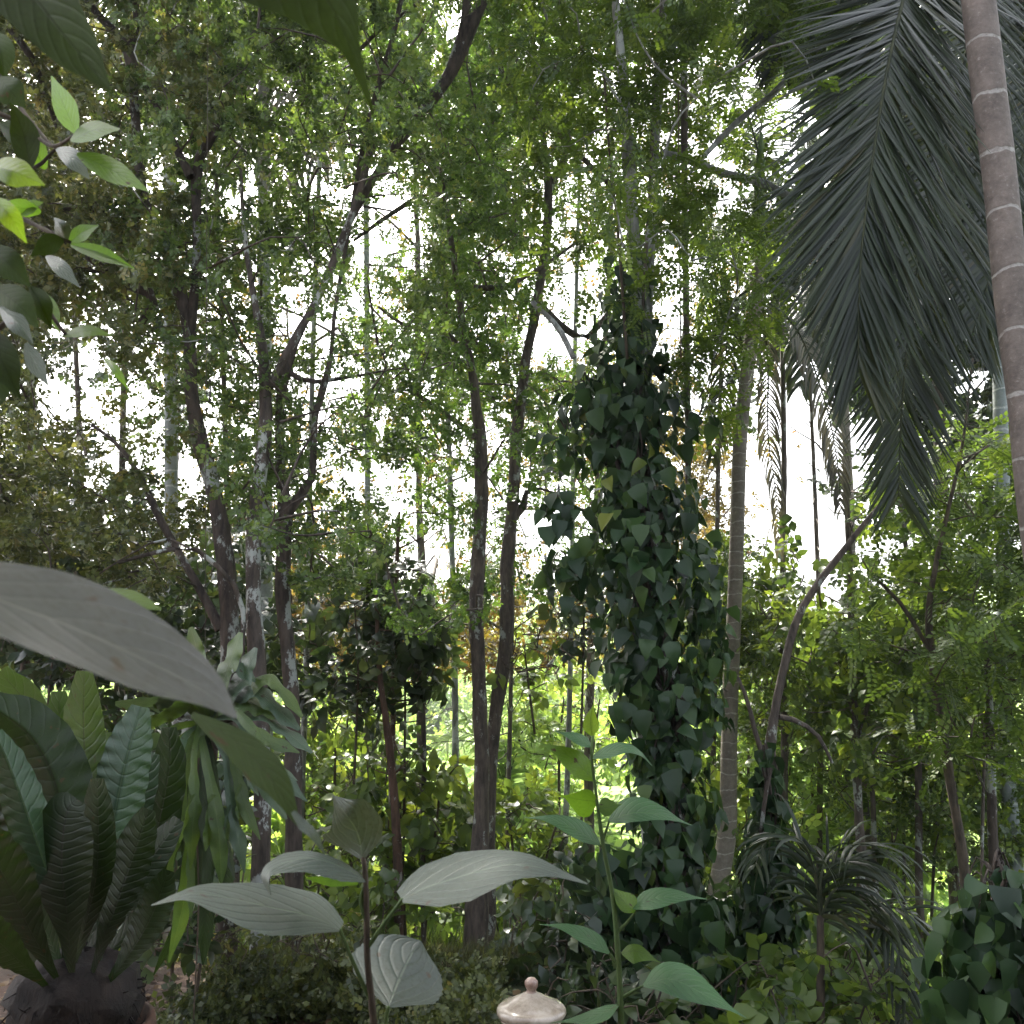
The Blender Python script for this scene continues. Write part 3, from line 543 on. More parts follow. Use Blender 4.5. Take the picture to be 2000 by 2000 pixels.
specs = [
 # name, label, cx, cy, rx, ry, Y, template, leaf px, mat, k, cov
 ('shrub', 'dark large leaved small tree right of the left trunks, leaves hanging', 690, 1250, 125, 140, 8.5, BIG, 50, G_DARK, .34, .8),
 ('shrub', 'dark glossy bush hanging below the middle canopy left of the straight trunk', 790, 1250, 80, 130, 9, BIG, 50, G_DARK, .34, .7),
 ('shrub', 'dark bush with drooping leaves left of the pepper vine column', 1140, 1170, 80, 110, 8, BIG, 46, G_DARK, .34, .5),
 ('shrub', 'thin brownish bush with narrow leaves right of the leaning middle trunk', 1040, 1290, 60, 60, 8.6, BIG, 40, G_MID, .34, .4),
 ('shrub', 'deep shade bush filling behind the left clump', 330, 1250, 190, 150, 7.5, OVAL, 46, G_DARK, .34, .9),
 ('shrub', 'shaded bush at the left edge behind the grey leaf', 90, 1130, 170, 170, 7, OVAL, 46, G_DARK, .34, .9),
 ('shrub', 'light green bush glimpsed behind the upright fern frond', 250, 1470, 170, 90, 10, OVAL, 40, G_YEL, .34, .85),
 ('shrub', 'sunny bush right of the left clump at mid height', 650, 1480, 120, 110, 11, OVAL, 38, G_MID, .34, .8),
 ('shrub', 'green bush with pointed leaves left of the straight trunk foot', 790, 1590, 110, 110, 9, BIG, 56, G_MID, .34, .88),
 ('shrub', 'dark bush behind the grey green seedling', 640, 1760, 130, 120, 8, BIG, 50, G_MID, .34, .8),
 ('shrub', 'pale sunlit bush between the middle trunks and the vine column', 1090, 1420, 110, 110, 15, OVAL, 30, G_YEL, .34, .75),
 ('shrub', 'low glossy bush right of the straight trunk foot', 1010, 1640, 100, 90, 9.5, OVAL, 42, G_MID, .34, .88),
 ('shrub', 'dark large leaved coffee bush behind the jar', 1085, 1850, 95, 115, 5.2, BIG, 66, G_DARK, .34, .9),
 ('shrub', 'yellow green bush behind the slim ringed trunk', 1460, 1400, 130, 130, 12, SMALL, 30, G_YEL, .30, .85),
 ('shrub', 'yellow green tree crown right of the bare leaning branch', 1600, 1450, 130, 150, 12, SMALL, 30, G_YEL, .30, .88),
 ('shrub', 'mid green small leaved tree at the right above the young palm', 1760, 1480, 140, 180, 10, SMALL, 30, G_MID, .30, .92),
 ('shrub', 'green bush at the right edge above the dark vine', 1930, 1500, 130, 200, 9, SMALL, 30, G_MID, .30, .95),
 ('shrub', 'bright bush behind the young palm', 1640, 1700, 170, 130, 11, OVAL, 34, G_YEL, .34, .85),
 ('shrub', 'dark bush at the foot of the second vine post', 1570, 1880, 130, 110, 7, OVAL, 44, G_MID, .34, .85),
 ('shrub', 'bright low bush at the bottom right between young palm and dark vine', 1740, 1900, 130, 110, 8.5, OVAL, 36, G_YEL, .34, .85),
 ('shrub', 'bush between the vine column and the slim ringed trunk', 1400, 1650, 80, 160, 8.8, OVAL, 40, G_MID, .34, .8),
 ('shrub', 'low bush right of the vine column foot', 1400, 1880, 110, 110, 7, OVAL, 44, G_DARK, .34, .85),
 ('shrub', 'dark bush in the shade behind the staghorn fern', 330, 1640, 120, 200, 4.3, BIG, 70, G_DARK, .34, .85),
 ('shrub', 'small leaved dark bush low behind the seedling at the edge of the soil', 560, 1850, 190, 60, 4.9, SMALL, 34, G_OLIVE, .30, .75),
 ('shrub', 'low dark leafy plant at the bottom edge right of the jar', 1180, 1950, 130, 80, 4.6, BIG, 80, G_DARK, .34, .8),
 ('shrub', 'low plant with broad leaves at the bottom edge right of the vine column', 1430, 1950, 110, 80, 5.0, BIG, 74, G_MID, .34, .85),
 ('shrub', 'light catching low plant at the bottom edge below the young palm', 1620, 1950, 130, 80, 5.4, BIG, 60, G_MID, .34, .85),
 ('shrub', 'bright low plant at the bottom edge left of the corner vine', 1790, 1960, 110, 70, 5.6, OVAL, 50, G_YEL, .34, .85),
 ('shrub', 'bright weeds at the bottom edge left of the jar', 870, 1960, 80, 70, 5.6, OVAL, 40, G_YEL, .34, .6),
 ('shrub', 'sunny weeds left of the straight trunk foot', 800, 1800, 110, 90, 10, OVAL, 34, G_YEL, .34, .85),
]
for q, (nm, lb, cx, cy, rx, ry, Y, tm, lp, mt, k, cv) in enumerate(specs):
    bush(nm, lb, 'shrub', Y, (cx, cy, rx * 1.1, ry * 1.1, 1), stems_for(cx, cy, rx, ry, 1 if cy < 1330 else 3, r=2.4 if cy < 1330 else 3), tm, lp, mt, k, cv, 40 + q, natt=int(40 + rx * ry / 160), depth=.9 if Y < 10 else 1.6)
# slim bare stems that show in the understorey
for q, (lb, Y, pts, mt) in enumerate([
    ('slim reddish stem standing left of the straight middle trunk', 8.3, [(778, 1720, 9), (770, 1560, 8), (757, 1430, 7), (740, 1300, 5), (735, 1150, 3)], B_RUSTY),
    ('thin pale stem between the reddish stem and the straight trunk', 9.0, [(826, 1640, 5), (828, 1480, 5), (824, 1300, 4), (820, 1150, 3)], B_GREY),
    ('straight grey stem behind the young palm, left of a twin', 9.0, [(1680, 1790, 6), (1677, 1600, 6), (1668, 1380, 5), (1664, 1200, 4)], B_GREY),
    ('straight grey stem behind the young palm, right of its twin', 9.2, [(1712, 1790, 6), (1706, 1600, 5), (1700, 1450, 4), (1690, 1300, 3)], B_GREY),
    ('dark upright stem at the right edge above the dark vine', 7.0, [(1945, 1760, 11), (1938, 1600, 9), (1934, 1420, 8), (1925, 1250, 5)], B_DARK),
    ('thin pale stem just left of the dark upright stem at the right edge', 7.4, [(1918, 1700, 3), (1922, 1500, 3), (1930, 1320, 3), (1932, 1180, 2)], B_GREY)]):
    t = thing('slim_tree_stem', P(pts[0][0], pts[0][1], Y), lb, 'tree stem'); mb = MB(); p, r = limb_pts([(pts[0][0] + 3, 1960, pts[0][2])] + pts, Y); p, r = rooted(p, r); tube(mb, p, r, 8, .15)
    for z in range(7):
        k = random.randint(len(p) // 2, len(p) - 1); d = rdirs(1, .6)[0] * random.uniform(.2, .5); tube(mb, smooth_path(np.array([p[k], p[k] + d * .5 + [0, 0, -.02], p[k] + d]), 6), np.linspace(.008, .002, 6), 4)
    mb.build('stem', mt, t)
for q, (px, w_, Y, top, lean, mt) in enumerate([(240, 7, 9, 100, 25, B_GREY), (610, 6, 10, -60, 30, B_PALE), (870, 6, 11, 200, -20, B_PALE), (1120, 5, 11, 60, 20, B_PALE), (1400, 5, 10, 500, 15, B_GREY), (1590, 5, 11, 700, -10, B_GREY), (150, 6, 10, 300, -20, B_GREY), (770, 5, 9, 1000, 10, B_RUSTY), (1770, 6, 9, 900, -25, B_GREY), (1000, 4, 12, 900, 12, B_GREY), (60, 8, 8, -60, 30, B_DARK), (430, 6, 9, -60, -25, B_DARK)]):
    where = ['left of the forking dark trunk', 'right of the left clump, against the sky', 'left of the straight middle tree', 'left of the pepper vine column', 'left of the slim ringed palm', 'in the bright gap right of the slim ringed palm', 'near the left edge among dark leaves', 'low in front of the sunny slope', 'under the hanging palm fronds', 'between the two crossing middle trees', 'at the far left edge behind the shrub leaves', 'between the limbs of the left clump'][q]
    t = thing('slim_tree_stem', P(px, 1600, Y), 'slender straight stem rising ' + where, 'tree stem'); mb = MB()
    p, r_ = limb_pts([(px - lean, 1750, w_ * 1.2), (px - lean * .6 + 6, 1300, w_), (px + 3, (1300 + top) / 2, w_ * .9), (px + lean, top, w_ * .6)], Y); p, r_ = rooted(p, r_); tube(mb, p, r_, 8, .12)
    for z in range(14):
        k = random.randint(len(p) // 3, len(p) - 1); d = rdirs(1, .5)[0] * random.uniform(.3, .9); tube(mb, smooth_path(np.array([p[k], p[k] + d * .5 + [0, 0, -.04], p[k] + d]), 6), np.linspace(.010, .002, 6), 4)
    mb.build('stem', mt, t)
# hanging lianas / vine cords near the vine column
for q, (lb, Y, pts, r) in enumerate([
    ('thick straight grey liana hanging right of the pale upper trunk', 6.1, [(1335, -60, 8), (1336, 200, 8), (1338, 480, 7), (1342, 720, 7), (1345, 1100, 5)], B_GREY),
    ('thin brown liana hanging from the canopy into the top of the vine column', 5.3, [(1180, 140, 3), (1190, 300, 3), (1205, 430, 4), (1215, 560, 4), (1225, 700, 4)], B_TWIG),
    ('thin pale liana hanging between the two pale upper trunks', 5.5, [(1300, -60, 5), (1278, 180, 5), (1270, 360, 4), (1258, 560, 4), (1250, 800, 3)], B_GREY),
    ('hair thin liana beside the thick straight grey liana', 5.2, [(1325, 180, 2), (1326, 400, 2), (1330, 700, 2)], B_TWIG)]):
    mb = MB(); p, rr = limb_pts(pts, Y); tube(mb, p, rr, 6, .1); tag(mb.build('liana', r), lb, 'liana')

# ------------------------------------------------------------------ hillside: sunlit shrubs, far woods
def proto_bush(seed, size, n, tmpl, ls, mat, flat=.75):
    r = np.random.default_rng(seed); mb = MB()
    cl = r.normal(size=(9, 3)) * np.array([.42, .42, .3]) * size; cl[:, 2] = np.abs(cl[:, 2]) + .35 * size
    c = cl[r.integers(0, 9, n)]; d = r.normal(size=(n, 3)); d /= np.linalg.norm(d, axis=1)[:, None]
    pos = c + d * (r.random((n, 1)) ** .4) * .42 * size * np.array([1, 1, flat]); pos[:, 2] = np.maximum(pos[:, 2], .03 * size)
    scatter(mb, tmpl, pos, norm(d + r.normal(size=(n, 3)) * .5), norm(r.normal(size=(n, 3)) + [0, 0, 1.3]), ls * r.uniform(.7, 1.3, n), np.clip(r.normal(.5, .2, n), 0, 1))
    F = [];  F += [np.concatenate(mb.F3)] if mb.F3 else []; F += [np.concatenate(mb.F4)] if mb.F4 else []
    me = make_mesh('crown', np.concatenate(mb.V), F, mat, np.concatenate(mb.var))
    ms = MB()
    for k in range(5): tube(ms, smooth_path(np.array([[0, 0, -.3 * size], cl[k] * [.3, .3, .4], cl[k]]), 6), np.linspace(.035, .01, 6) * size, 5)
    return me, make_mesh('stem', np.concatenate(ms.V), [np.concatenate(ms.F3), np.concatenate(ms.F4)], B_TWIG, np.concatenate(ms.var))
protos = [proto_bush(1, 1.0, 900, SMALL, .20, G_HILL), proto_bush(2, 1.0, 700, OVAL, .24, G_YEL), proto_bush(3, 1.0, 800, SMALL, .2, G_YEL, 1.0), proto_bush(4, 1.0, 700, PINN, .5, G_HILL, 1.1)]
kinds = [('hillside_shrub', 'pale green rounded shrub on the sunny slope beyond the trees', 'sunlit shrubs on the slope'), ('hillside_bush', 'yellow green leafy bush on the sunny slope beyond the trees', 'sunlit bushes on the slope'),
         ('hillside_bush', 'yellow green leafy bush on the sunny slope beyond the trees', 'sunlit bushes on the slope'), ('hillside_fern', 'tall pale feathery plant on the sunny slope beyond the trees', 'feathery plants on the slope')]
cnt = 0
for row, Yr in enumerate(np.concatenate([np.linspace(13, 30, 8), np.linspace(34, 72, 9)])):
    span = Yr * .66; n = 11 if Yr < 30 else 20
    for c in range(n):
        x = -span + 2 * span * (c + .5 + random.uniform(-.35, .35)) / n; y = Yr + random.uniform(-1, 1) * Yr * .05; k = random.randrange(4)
        s = 2 * span / n * random.uniform(.85, 1.35) * .78; s = min(s, 2.4 * random.uniform(.8, 1.2)) if Yr > 24 else s; t = thing(kinds[k][0], (x, y, float(ground(x, y)) - .1 * s), kinds[k][1], 'shrub', kinds[k][2])
        t.scale = (s, s, s * random.uniform(.9, 1.35)); t.rotation_euler = (0, 0, random.uniform(0, 6.28))
        for nm, me in (('crown', protos[k][0]), ('stem', protos[k][1])):
            o = bpy.data.objects.new(nm, me); COL.objects.link(o); o.parent = t
        cnt += 1
# far wood, one mass of crowns too many to count
n = 26000; r = np.random.default_rng(9); y = 85 + 280 * r.random(n) ** .8; x = (r.random(n) - .5) * 1.5 * y; z = ground(x, y) + r.random(n) * 3.5 + 1.2 * np.sin(x * .25) * np.cos(y * .2)
mb = MB(); scatter(mb, OVAL, np.stack([x, y, z], 1), rdirs(n), rdirs(n, 2), 3.2 * r.uniform(.6, 1.5, n), np.clip(r.normal(.4, .25, n), 0, 1))
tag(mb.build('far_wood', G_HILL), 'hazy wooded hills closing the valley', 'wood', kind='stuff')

# ------------------------------------------------------------------ palms
def frond_geo(mb, mr, rach, rad, n, lfun, ang, droop, width, upv=None, side=(1, 1), v0=.5, stations=6, gap=None, jit=.06, twist=0.):
    """rach: (k,3) rachis points; leaflets leave both sides, drooping by gravity"""
    pts = smooth_path(np.asarray(rach, float), 60); tube(mr, pts, np.linspace(rad, rad * .2, 60), 6)
    T = norm(np.gradient(pts, axis=0)); up = norm(np.array(upv if upv is not None else (0, -.6, .8), float))
    S = norm(np.cross(T, up)); Nn = np.cross(S, T)
    for sg in (-1, 1):
        if not side[(sg + 1) // 2]: continue
        for q in range(n):
            u = (q + RNG.uniform(-.3, .3)) / n; u = min(max(u, 0), .999); k = u * 59; i0 = int(k); fr = k - i0
            p = pts[i0] * (1 - fr) + pts[min(i0 + 1, 59)] * fr; L = lfun(u) * RNG.uniform(.9, 1.06)
            if gap and RNG.random() < gap: continue
            a = ang(u) + RNG.normal() * jit
            d = norm(T[i0] * math.cos(a) + S[i0] * sg * math.sin(a) + Nn[i0] * RNG.normal(.1, .08)); g_ = np.array([0, 0, -1.])
            s = np.linspace(0, 1, stations); path = [p]; dd = d.copy()
            for st in range(stations - 1):
                dd = norm(dd + g_ * droop * (st + 1) / stations * 1.0); path.append(path[-1] + dd * L / (stations - 1))
            path = np.array(path); tt = norm(np.gradient(path, axis=0)); nrm = norm(Nn[i0] + RNG.normal(size=3) * .18 + twist * S[i0] * sg); wv = norm(np.cross(tt, nrm))
            w_ = width * np.array([.5, 1, 1, .85, .55, .06])[:stations] * RNG.uniform(.85, 1.1); nv = np.cross(wv, tt)
            V = np.stack([path - wv * w_[:, None] * .5 - nv * w_[:, None] * .18, path, path + wv * w_[:, None] * .5 - nv * w_[:, None] * .18], 1).reshape(-1, 3)
            F4 = []
            for st in range(stations - 1):
                b = 3 * st; F4 += [(b, b + 1, b + 4, b + 3), (b + 1, b + 2, b + 5, b + 4)]
            mb.add(V, None, F4, np.clip(v0 + RNG.normal() * .16, 0, 1))
def add_frond(parent, rach, rad, n, lfun, ang, droop, width, mat, rmat=None, **kw):
    mb = MB(); mr = MB(); frond_geo(mb, mr, rach, rad, n, lfun, ang, droop, width, **kw)
    f = mb.build('frond', mat, parent); rr = mr.build('midrib', rmat or STEMG, f); rr.location = (0, 0, 0); return f
RIB = bark_mat('dark_midrib', (.02, .03, .015), (.07, .075, .03), bump=.2)
# the near ringed palm with the great hanging fronds
pts, rad = limb_pts([(2120, 2100, 36), (2085, 1600, 35), (2050, 1200, 34), (2020, 960, 34), (2004, 780, 34), (1990, 688, 34), (1972, 543, 33), (1950, 326, 33), (1932, 181, 34), (1911, 0, 34), (1880, -300, 33), (1860, -520, 32)], 3.9)
pl = thing('areca_palm', (pts[0][0], pts[0][1], 0), 'brown ringed palm trunk at the right edge, close to the camera', 'palm')
mb = MB(); rr_ = rad.copy()
tube(mb, pts, rr_, 20, .015); mb.build('trunk', P_RING, pl)
gp = thing('coconut_palm', P(1800, -420, 5.0), 'palm with huge dark grey fronds hanging down across the upper right', 'palm')
lf = lambda a, b, c: (lambda u: a + (b - a) * math.sin(math.pi * min(1, u * 1.0) ** .7) if u < .62 else (a + (b - a) * math.sin(math.pi * min(1, u) ** .7)) * (1 - .5 * (u - .62) / .38 * c))
def hang(parent, px, n, L, a0, a1, dr, wd, mat, rad=.016, **kw):
    rach = np.array([P(a, b, c) for a, b, c in px]); return add_frond(parent, rach, rad, n, (lambda u: L * (.55 + .45 * math.sin(math.pi * min(1, .15 + u * .8))) * (1 - .45 * max(0, u - .7) / .3)), (lambda u: a0 + (a1 - a0) * u), dr, wd, mat, RIB, **kw)
hang(gp, [(1830, -250, 4.9), (1790, -100, 4.6), (1764, 0, 4.4), (1735, 127, 4.25), (1702, 326, 4.1), (1680, 525, 4.05), (1676, 720, 4.1)], 250, 1.06, .64, .36, .0, .023, G_PALM, upv=(0, -1, .15))
hang(gp, [(1960, -200, 5.2), (1900, 50, 4.9), (1850, 280, 4.8), (1818, 417, 4.7), (1789, 543, 4.7), (1771, 688, 4.7), (1760, 820, 4.75), (1755, 970, 4.8)], 170, .90, .74, .5, .0, .022, G_PALM, upv=(0, -1, .15))
hang(gp, [(2080, -250, 5.6), (2060, 0, 5.4), (2010, 250, 5.3), (1950, 480, 5.2), (1900, 650, 5.2)], 150, 1.2, .7, .45, .02, .030, G_PALM, upv=(0, -1, .15))
hang(gp, [(1760, -260, 5.2), (1690, -120, 5.3), (1620, -40, 5.4), (1560, 40, 5.5), (1530, 120, 5.6)], 80, .75, .8, .5, .3, .034, G_PALM, upv=(0, -1, .4))
hang(gp, [(1900, -300, 5.6), (1840, -60, 5.8), (1790, 150, 5.9), (1760, 350, 6.0), (1750, 520, 6.0)], 90, .9, .7, .5, .03, .026, G_PALM, upv=(0, -1, .15))
mb = MB(); p, r_ = limb_pts([(2200, 2000, 40), (2150, 1000, 38), (2000, -100, 34), (1850, -420, 30)], 5.3); tube(mb, p, r_, 14, .03); mb.build('trunk', P_RING, gp)
# slim ringed palm with a drooping crown
Y = 8.0; sp_ = thing('slim_palm', P(1372, 1990, Y), 'slim ringed palm right of the pepper vine column, old fronds drooping from its crown', 'palm')
mb = MB(); p, r_ = limb_pts([(1372, 2010, 20), (1387, 1898, 22), (1400, 1750, 18), (1420, 1626, 17), (1424, 1450, 15), (1428, 1318, 15), (1431, 1266, 14), (1438, 1085, 14), (1445, 867, 14), (1459, 730, 14), (1475, 600, 15), (1480, 500, 15)], Y); p, r_ = rooted(p, r_); tube(mb, p, r_, 14, .03); mb.build('trunk', P_RING2, sp_)
mb = MB(); p, r_ = limb_pts([(1480, 505, 16), (1482, 420, 15), (1484, 330, 11), (1486, 260, 4)], Y); tube(mb, p, r_, 12, .02); mb.build('crown_shaft', STEMG, sp_)
c0 = (1480, 520)
for (pp, n, L, dr, mt, dy) in [
    ([(1500, 590), (1560, 650), (1610, 780), (1635, 900), (1642, 1000)], 60, .55, .9, G_PALMD, -.2), ([(1490, 600), (1500, 720), (1500, 850), (1515, 960), (1522, 1080)], 55, .45, 1.1, G_PALMD, .2),
    ([(1470, 560), (1430, 600), (1415, 720), (1400, 850), (1390, 900)], 50, .55, .9, G_PALM, .1), ([(1480, 560), (1530, 560), (1600, 640), (1640, 760), (1650, 860)], 55, .55, .9, G_PALM, .5),
    ([(1482, 330), (1440, 300), (1400, 330), (1370, 420), (1360, 500)], 55, .6, .6, G_PALMY, .3), ([(1484, 330), (1520, 270), (1580, 270), (1640, 330), (1680, 430)], 55, .6, .6, G_PALM, .5),
    ([(1484, 300), (1490, 220), (1510, 150), (1550, 100), (1600, 90)], 50, .55, .5, G_PALMY, .2), ([(1484, 310), (1460, 220), (1430, 160), (1390, 140), (1350, 170)], 50, .55, .5, G_PALM, -.2),
    ([(1482, 420), (1520, 440), (1570, 520), (1590, 620), (1600, 700)], 50, .5, .8, G_PALM, .7), ([(1482, 420), (1440, 430), (1400, 500), (1380, 590), (1370, 660)], 50, .5, .8, G_PALMY, .7)]:
    hang(sp_, [(a, b, Y + dy * (i / (len(pp) - 1)) * 2) for i, (a, b) in enumerate(pp)], n, L * .72, 1.0, .6, dr, .02, mt, rad=.011, upv=(0, -.5, .8))
# background palms
def bg_palm(label, Y, trunk, centre, fr, mats, mt, n=36, L=.9):
    t = thing('background_palm', P(trunk[0][0], trunk[0][1], Y), label, 'palm'); mb = MB(); p, r_ = limb_pts(trunk, Y); p, r_ = rooted(p, r_); tube(mb, p, r_, 10, .03); mb.build('trunk', mt, t)
    for q, (ex, ey, sag) in enumerate(fr):
        cx, cy = centre; mx, my = (cx + ex) / 2, (cy + ey) / 2 - sag
        hang(t, [(cx, cy, Y), ((cx + mx) / 2, (cy + my) / 2 - sag * .45, Y + .3), (mx, my, Y + .5 * (q % 3 - 1)), (ex, ey, Y + .9 * (q % 3 - 1))], n, L, 1.0, .55, .7, .05, mats[q % len(mats)], rad=.02, upv=(0, -.5, .8))
bg_palm('pale blue grey palm trunk behind the forking limbs at upper left', 11, [(335, 1500, 13), (335, 1000, 13), (332, 450, 13), (330, 200, 14), (325, 0, 14), (322, -120, 14)], (322, -120),
        [(220, 130, 60), (420, 160, 60), (150, 40, 60), (500, 60, 50), (270, 180, 40), (380, 190, 40)], [G_PALMY, G_PALMY, G_PALMD], P_RING3, 44, 1.3)
bg_palm('grey palm trunk with drooping fronds right of the limb fork', 12, [(520, 1500, 13), (518, 800, 13), (516, 400, 13), (515, 270, 13), (515, 60, 12)], (515, 60),
        [(620, 330, 80), (650, 230, 90), (420, 260, 80), (560, 380, 60), (660, 120, 70), (450, 360, 60)], [G_PALMD, G_PALM, G_PALMY], P_RING3, 44, 1.2)
bg_palm('palm with yellow green fronds hanging behind the thick dark limb', 13, [(720, 1500, 6), (716, 500, 6), (712, 150, 6), (712, -60, 6)], (712, -60),
        [(800, 180, 60), (620, 120, 60), (760, 230, 50), (850, 90, 60), (660, 200, 50)], [G_PALMY, G_PALMY, G_PALM], P_RING3, 44, 1.3)
bg_palm('slim palm against the bright gap left of the hanging fronds', 10, [(1690, 1600, 9), (1668, 1300, 9), (1660, 1000, 9), (1650, 800, 8), (1640, 600, 8)], (1640, 600),
        [(1560, 760, 60), (1720, 780, 50), (1600, 640, 40), (1690, 560, 40)], [G_PALM, G_PALMY], P_RING2, 34, .8)
bg_palm('pale palm trunk behind the tips of the hanging fronds, left of the ringed trunk', 9, [(1965, 1500, 14), (1960, 1100, 14), (1955, 850, 14), (1950, 600, 13), (1945, 100, 12)], (1945, 60),
        [(2050, 300, 60), (1850, 300, 60), (2000, 380, 40)], [G_PALM], P_RING3, 34, 1.)
for (lb, cx, cy, Y, s) in [('pale feathery young palm on the slope, left of two', 985, 1560, 15, 1.0), ('pale feathery young palm on the slope, right of two', 1035, 1570, 17, 1.1), ('dark young palm behind the left trunks with stiff fronds', 735, 1180, 9.5, .6)]:
    t = thing('young_palm', P(cx, cy, Y), lb, 'palm')
    for q in range(9):
        a = (q - 4) / 4; ex = cx + a * 130 * s + random.uniform(-15, 15); ey = cy - (200 - abs(a) * 90) * s; hang(t, [(cx, cy, Y), (cx + a * 35 * s, cy - 100 * s, Y), (ex, ey, Y + random.uniform(-1, 1)), (ex + a * 50 * s, ey + 25 * s, Y + random.uniform(-1, 1))], 26, .5 * s * Y / 15, 1.0, .6, .35, .035 * Y / 13, G_HILL if Y > 12 else G_PALM, rad=.012, upv=(0, -.6, .8))
# the young palm at lower right
Y = 5.0; yp = thing('young_palm', P(1600, 1990, Y), 'young dark palm with arching fronds at lower right', 'palm')
for pp in [[(1602, 1790), (1590, 1700), (1560, 1640), (1500, 1640), (1470, 1700)], [(1602, 1785), (1606, 1700), (1640, 1660), (1700, 1650), (1760, 1690)], [(1602, 1780), (1620, 1700), (1680, 1680), (1740, 1720)], [(1602, 1790), (1640, 1730), (1700, 1760), (1750, 1850), (1775, 1950)], [(1602, 1800), (1640, 1790), (1700, 1830), (1760, 1920), (1770, 2010)],
           [(1602, 1785), (1610, 1690), (1660, 1700), (1710, 1760), (1730, 1830)], [(1602, 1800), (1680, 1770), (1770, 1780), (1830, 1830)]]:
    hang(yp, [(a, b, Y + .12 * i * random.uniform(-1, 1)) for i, (a, b) in enumerate(pp)], 17, .40, .85, .4, .5, .022, G_PALM, rad=.008, upv=(0, -.4, .9))
mb = MB(); p, r_ = limb_pts([(1602, 2010, 10), (1603, 1900, 9), (1602, 1790, 8)], Y); p, r_ = rooted(p, r_); tube(mb, p, r_, 8, .05); mb.build('stem', B_TWIG, yp)

# ------------------------------------------------------------------ pepper vines
HEART = [t_leaf(.37, 4, True, droop=d, fold=f) for d, f in ((.16, .14), (.34, .24), (.45, .08), (.24, .34), (.05, .3))]
def vine(name, label, Y0, blobs, lpx, n, mat, seed, cats='vine', cords=None, vm=.42, front=.45):
    rj = random.Random(seed); blobs = [(b[0] + rj.uniform(-.12, .12) * b[2], b[1], b[2] * rj.uniform(.72, 1.15), b[3], *b[4:]) for b in blobs]
    c = P(blobs[len(blobs) // 2][0], blobs[-1][1], Y0); t = thing(name, c, label, cats); r = np.random.default_rng(seed)
    wts = np.array([b[2] * b[3] * (b[4] if len(b) > 4 else 1) for b in blobs]); k = r.choice(len(blobs), n, p=wts / wts.sum()); B = np.array([(b[0], b[1], b[2], b[3]) for b in blobs], float)[k]
    th = r.uniform(0, 2 * math.pi, n); th = np.where(r.random(n) < front, -math.pi / 2 + r.normal(size=n) * 1.0, th)     # more on the open side
    rad = np.clip(r.normal(.72, .28, n), .15, 1.15) ; h = np.clip(r.normal(0, .6, n), -1.25, 1.25)
    prof = np.sqrt(np.clip(1 - (h * .72) ** 2, .1, 1)); px = B[:, 0] + np.cos(th) * rad * prof * B[:, 2]; py = B[:, 1] + h * B[:, 3]
    Y = Y0 + np.sin(th) * rad * M(B[:, 2], Y0) * .9; pos = P(px, py, Y)
    out_ = np.stack([np.cos(th), np.sin(th), np.zeros(n)], 1); yd = norm(np.stack([np.zeros(n), np.zeros(n), -np.ones(n)], 1) + out_ * .35 + r.normal(size=(n, 3)) * .4)
    zd = norm(out_ + r.normal(size=(n, 3)) * .48 + [0, 0, .7]); mb = MB()
    scatter(mb, HEART, pos, yd, zd, M(lpx, Y0) * np.clip(r.normal(1, .3, n), .35, 1.6), np.clip(r.normal(vm, .2, n), 0, 1)); mb.build('foliage', mat, t)
    mb = MB()
    for q in range(cords or 9):
        x0 = blobs[0][0] + random.uniform(-.5, .5) * 40; pts = [(b[0] + random.uniform(-.45, .45) * min(b[2], 80), b[1], random.uniform(2, 4.5), random.uniform(-.12, .08)) for b in blobs if len(b) < 5]; p, rr = limb_pts(pts, Y0 - .05); tube(mb, p, rr, 5, .1)
    for q in range(70):                                 # side shoots carrying the outer leaves
        b = blobs[random.randrange(len(blobs))]; a = random.uniform(0, 6.28); y0 = b[1] + random.uniform(-1, 1) * b[3]
        p0 = P(b[0], y0, Y0); e = p0 + np.array([math.cos(a), math.sin(a), 0]) * M(b[2], Y0) * random.uniform(.6, 1); tube(mb, smooth_path(np.array([p0, (p0 + e) / 2 + [0, 0, .06], e + [0, 0, -.06]]), 6), np.linspace(.006, .002, 6), 4)
    mb.build('vine_stems', B_DARK, t); return t
vine('pepper_vine', 'tall column of dark heart shaped pepper leaves wrapped round the trunk right of centre', 5.55,
     [(1232, 540, 40, 50, .4), (1225, 610, 60, 50, .6), (1225, 690, 95, 60, .9), (1232, 790, 108, 70), (1240, 890, 118, 70), (1245, 990, 122, 70), (1250, 1090, 128, 70), (1265, 1190, 125, 70), (1285, 1290, 118, 70), (1300, 1390, 105, 70), (1300, 1490, 95, 70), (1305, 1590, 95, 70), (1310, 1690, 100, 70), (1310, 1790, 115, 70), (1310, 1890, 130, 70), (1310, 1980, 140, 60), (1105, 860, 50, 45, .7), (1090, 1000, 40, 40, .6), (1105, 1110, 60, 45, .8), (1150, 760, 40, 40, .5), (1360, 820, 40, 40, .5), (1380, 1150, 45, 90, .6), (1385, 1330, 30, 90, .5)],
     32, 2900, G_VINE, 3, cords=34, front=.3)
vine('pepper_vine', 'dark vine wrapped post below the bare leaning branch, small leaves', 5.9,
     [(1498, 1500, 28, 40), (1505, 1580, 38, 50), (1500, 1680, 52, 60), (1490, 1780, 60, 60), (1485, 1880, 65, 60), (1480, 1970, 72, 60)], 30, 900, G_VINE, 4, cords=6, vm=.35)
vine('pepper_vine', 'dark large leaved vine bank filling the bottom right corner', 3.3,
     [(1940, 1720, 50, 30), (1950, 1790, 90, 60), (1935, 1870, 110, 80), (1920, 1970, 120, 70), (2040, 1850, 120, 120)], 50, 420, G_VINE, 5, cords=5, vm=.4)
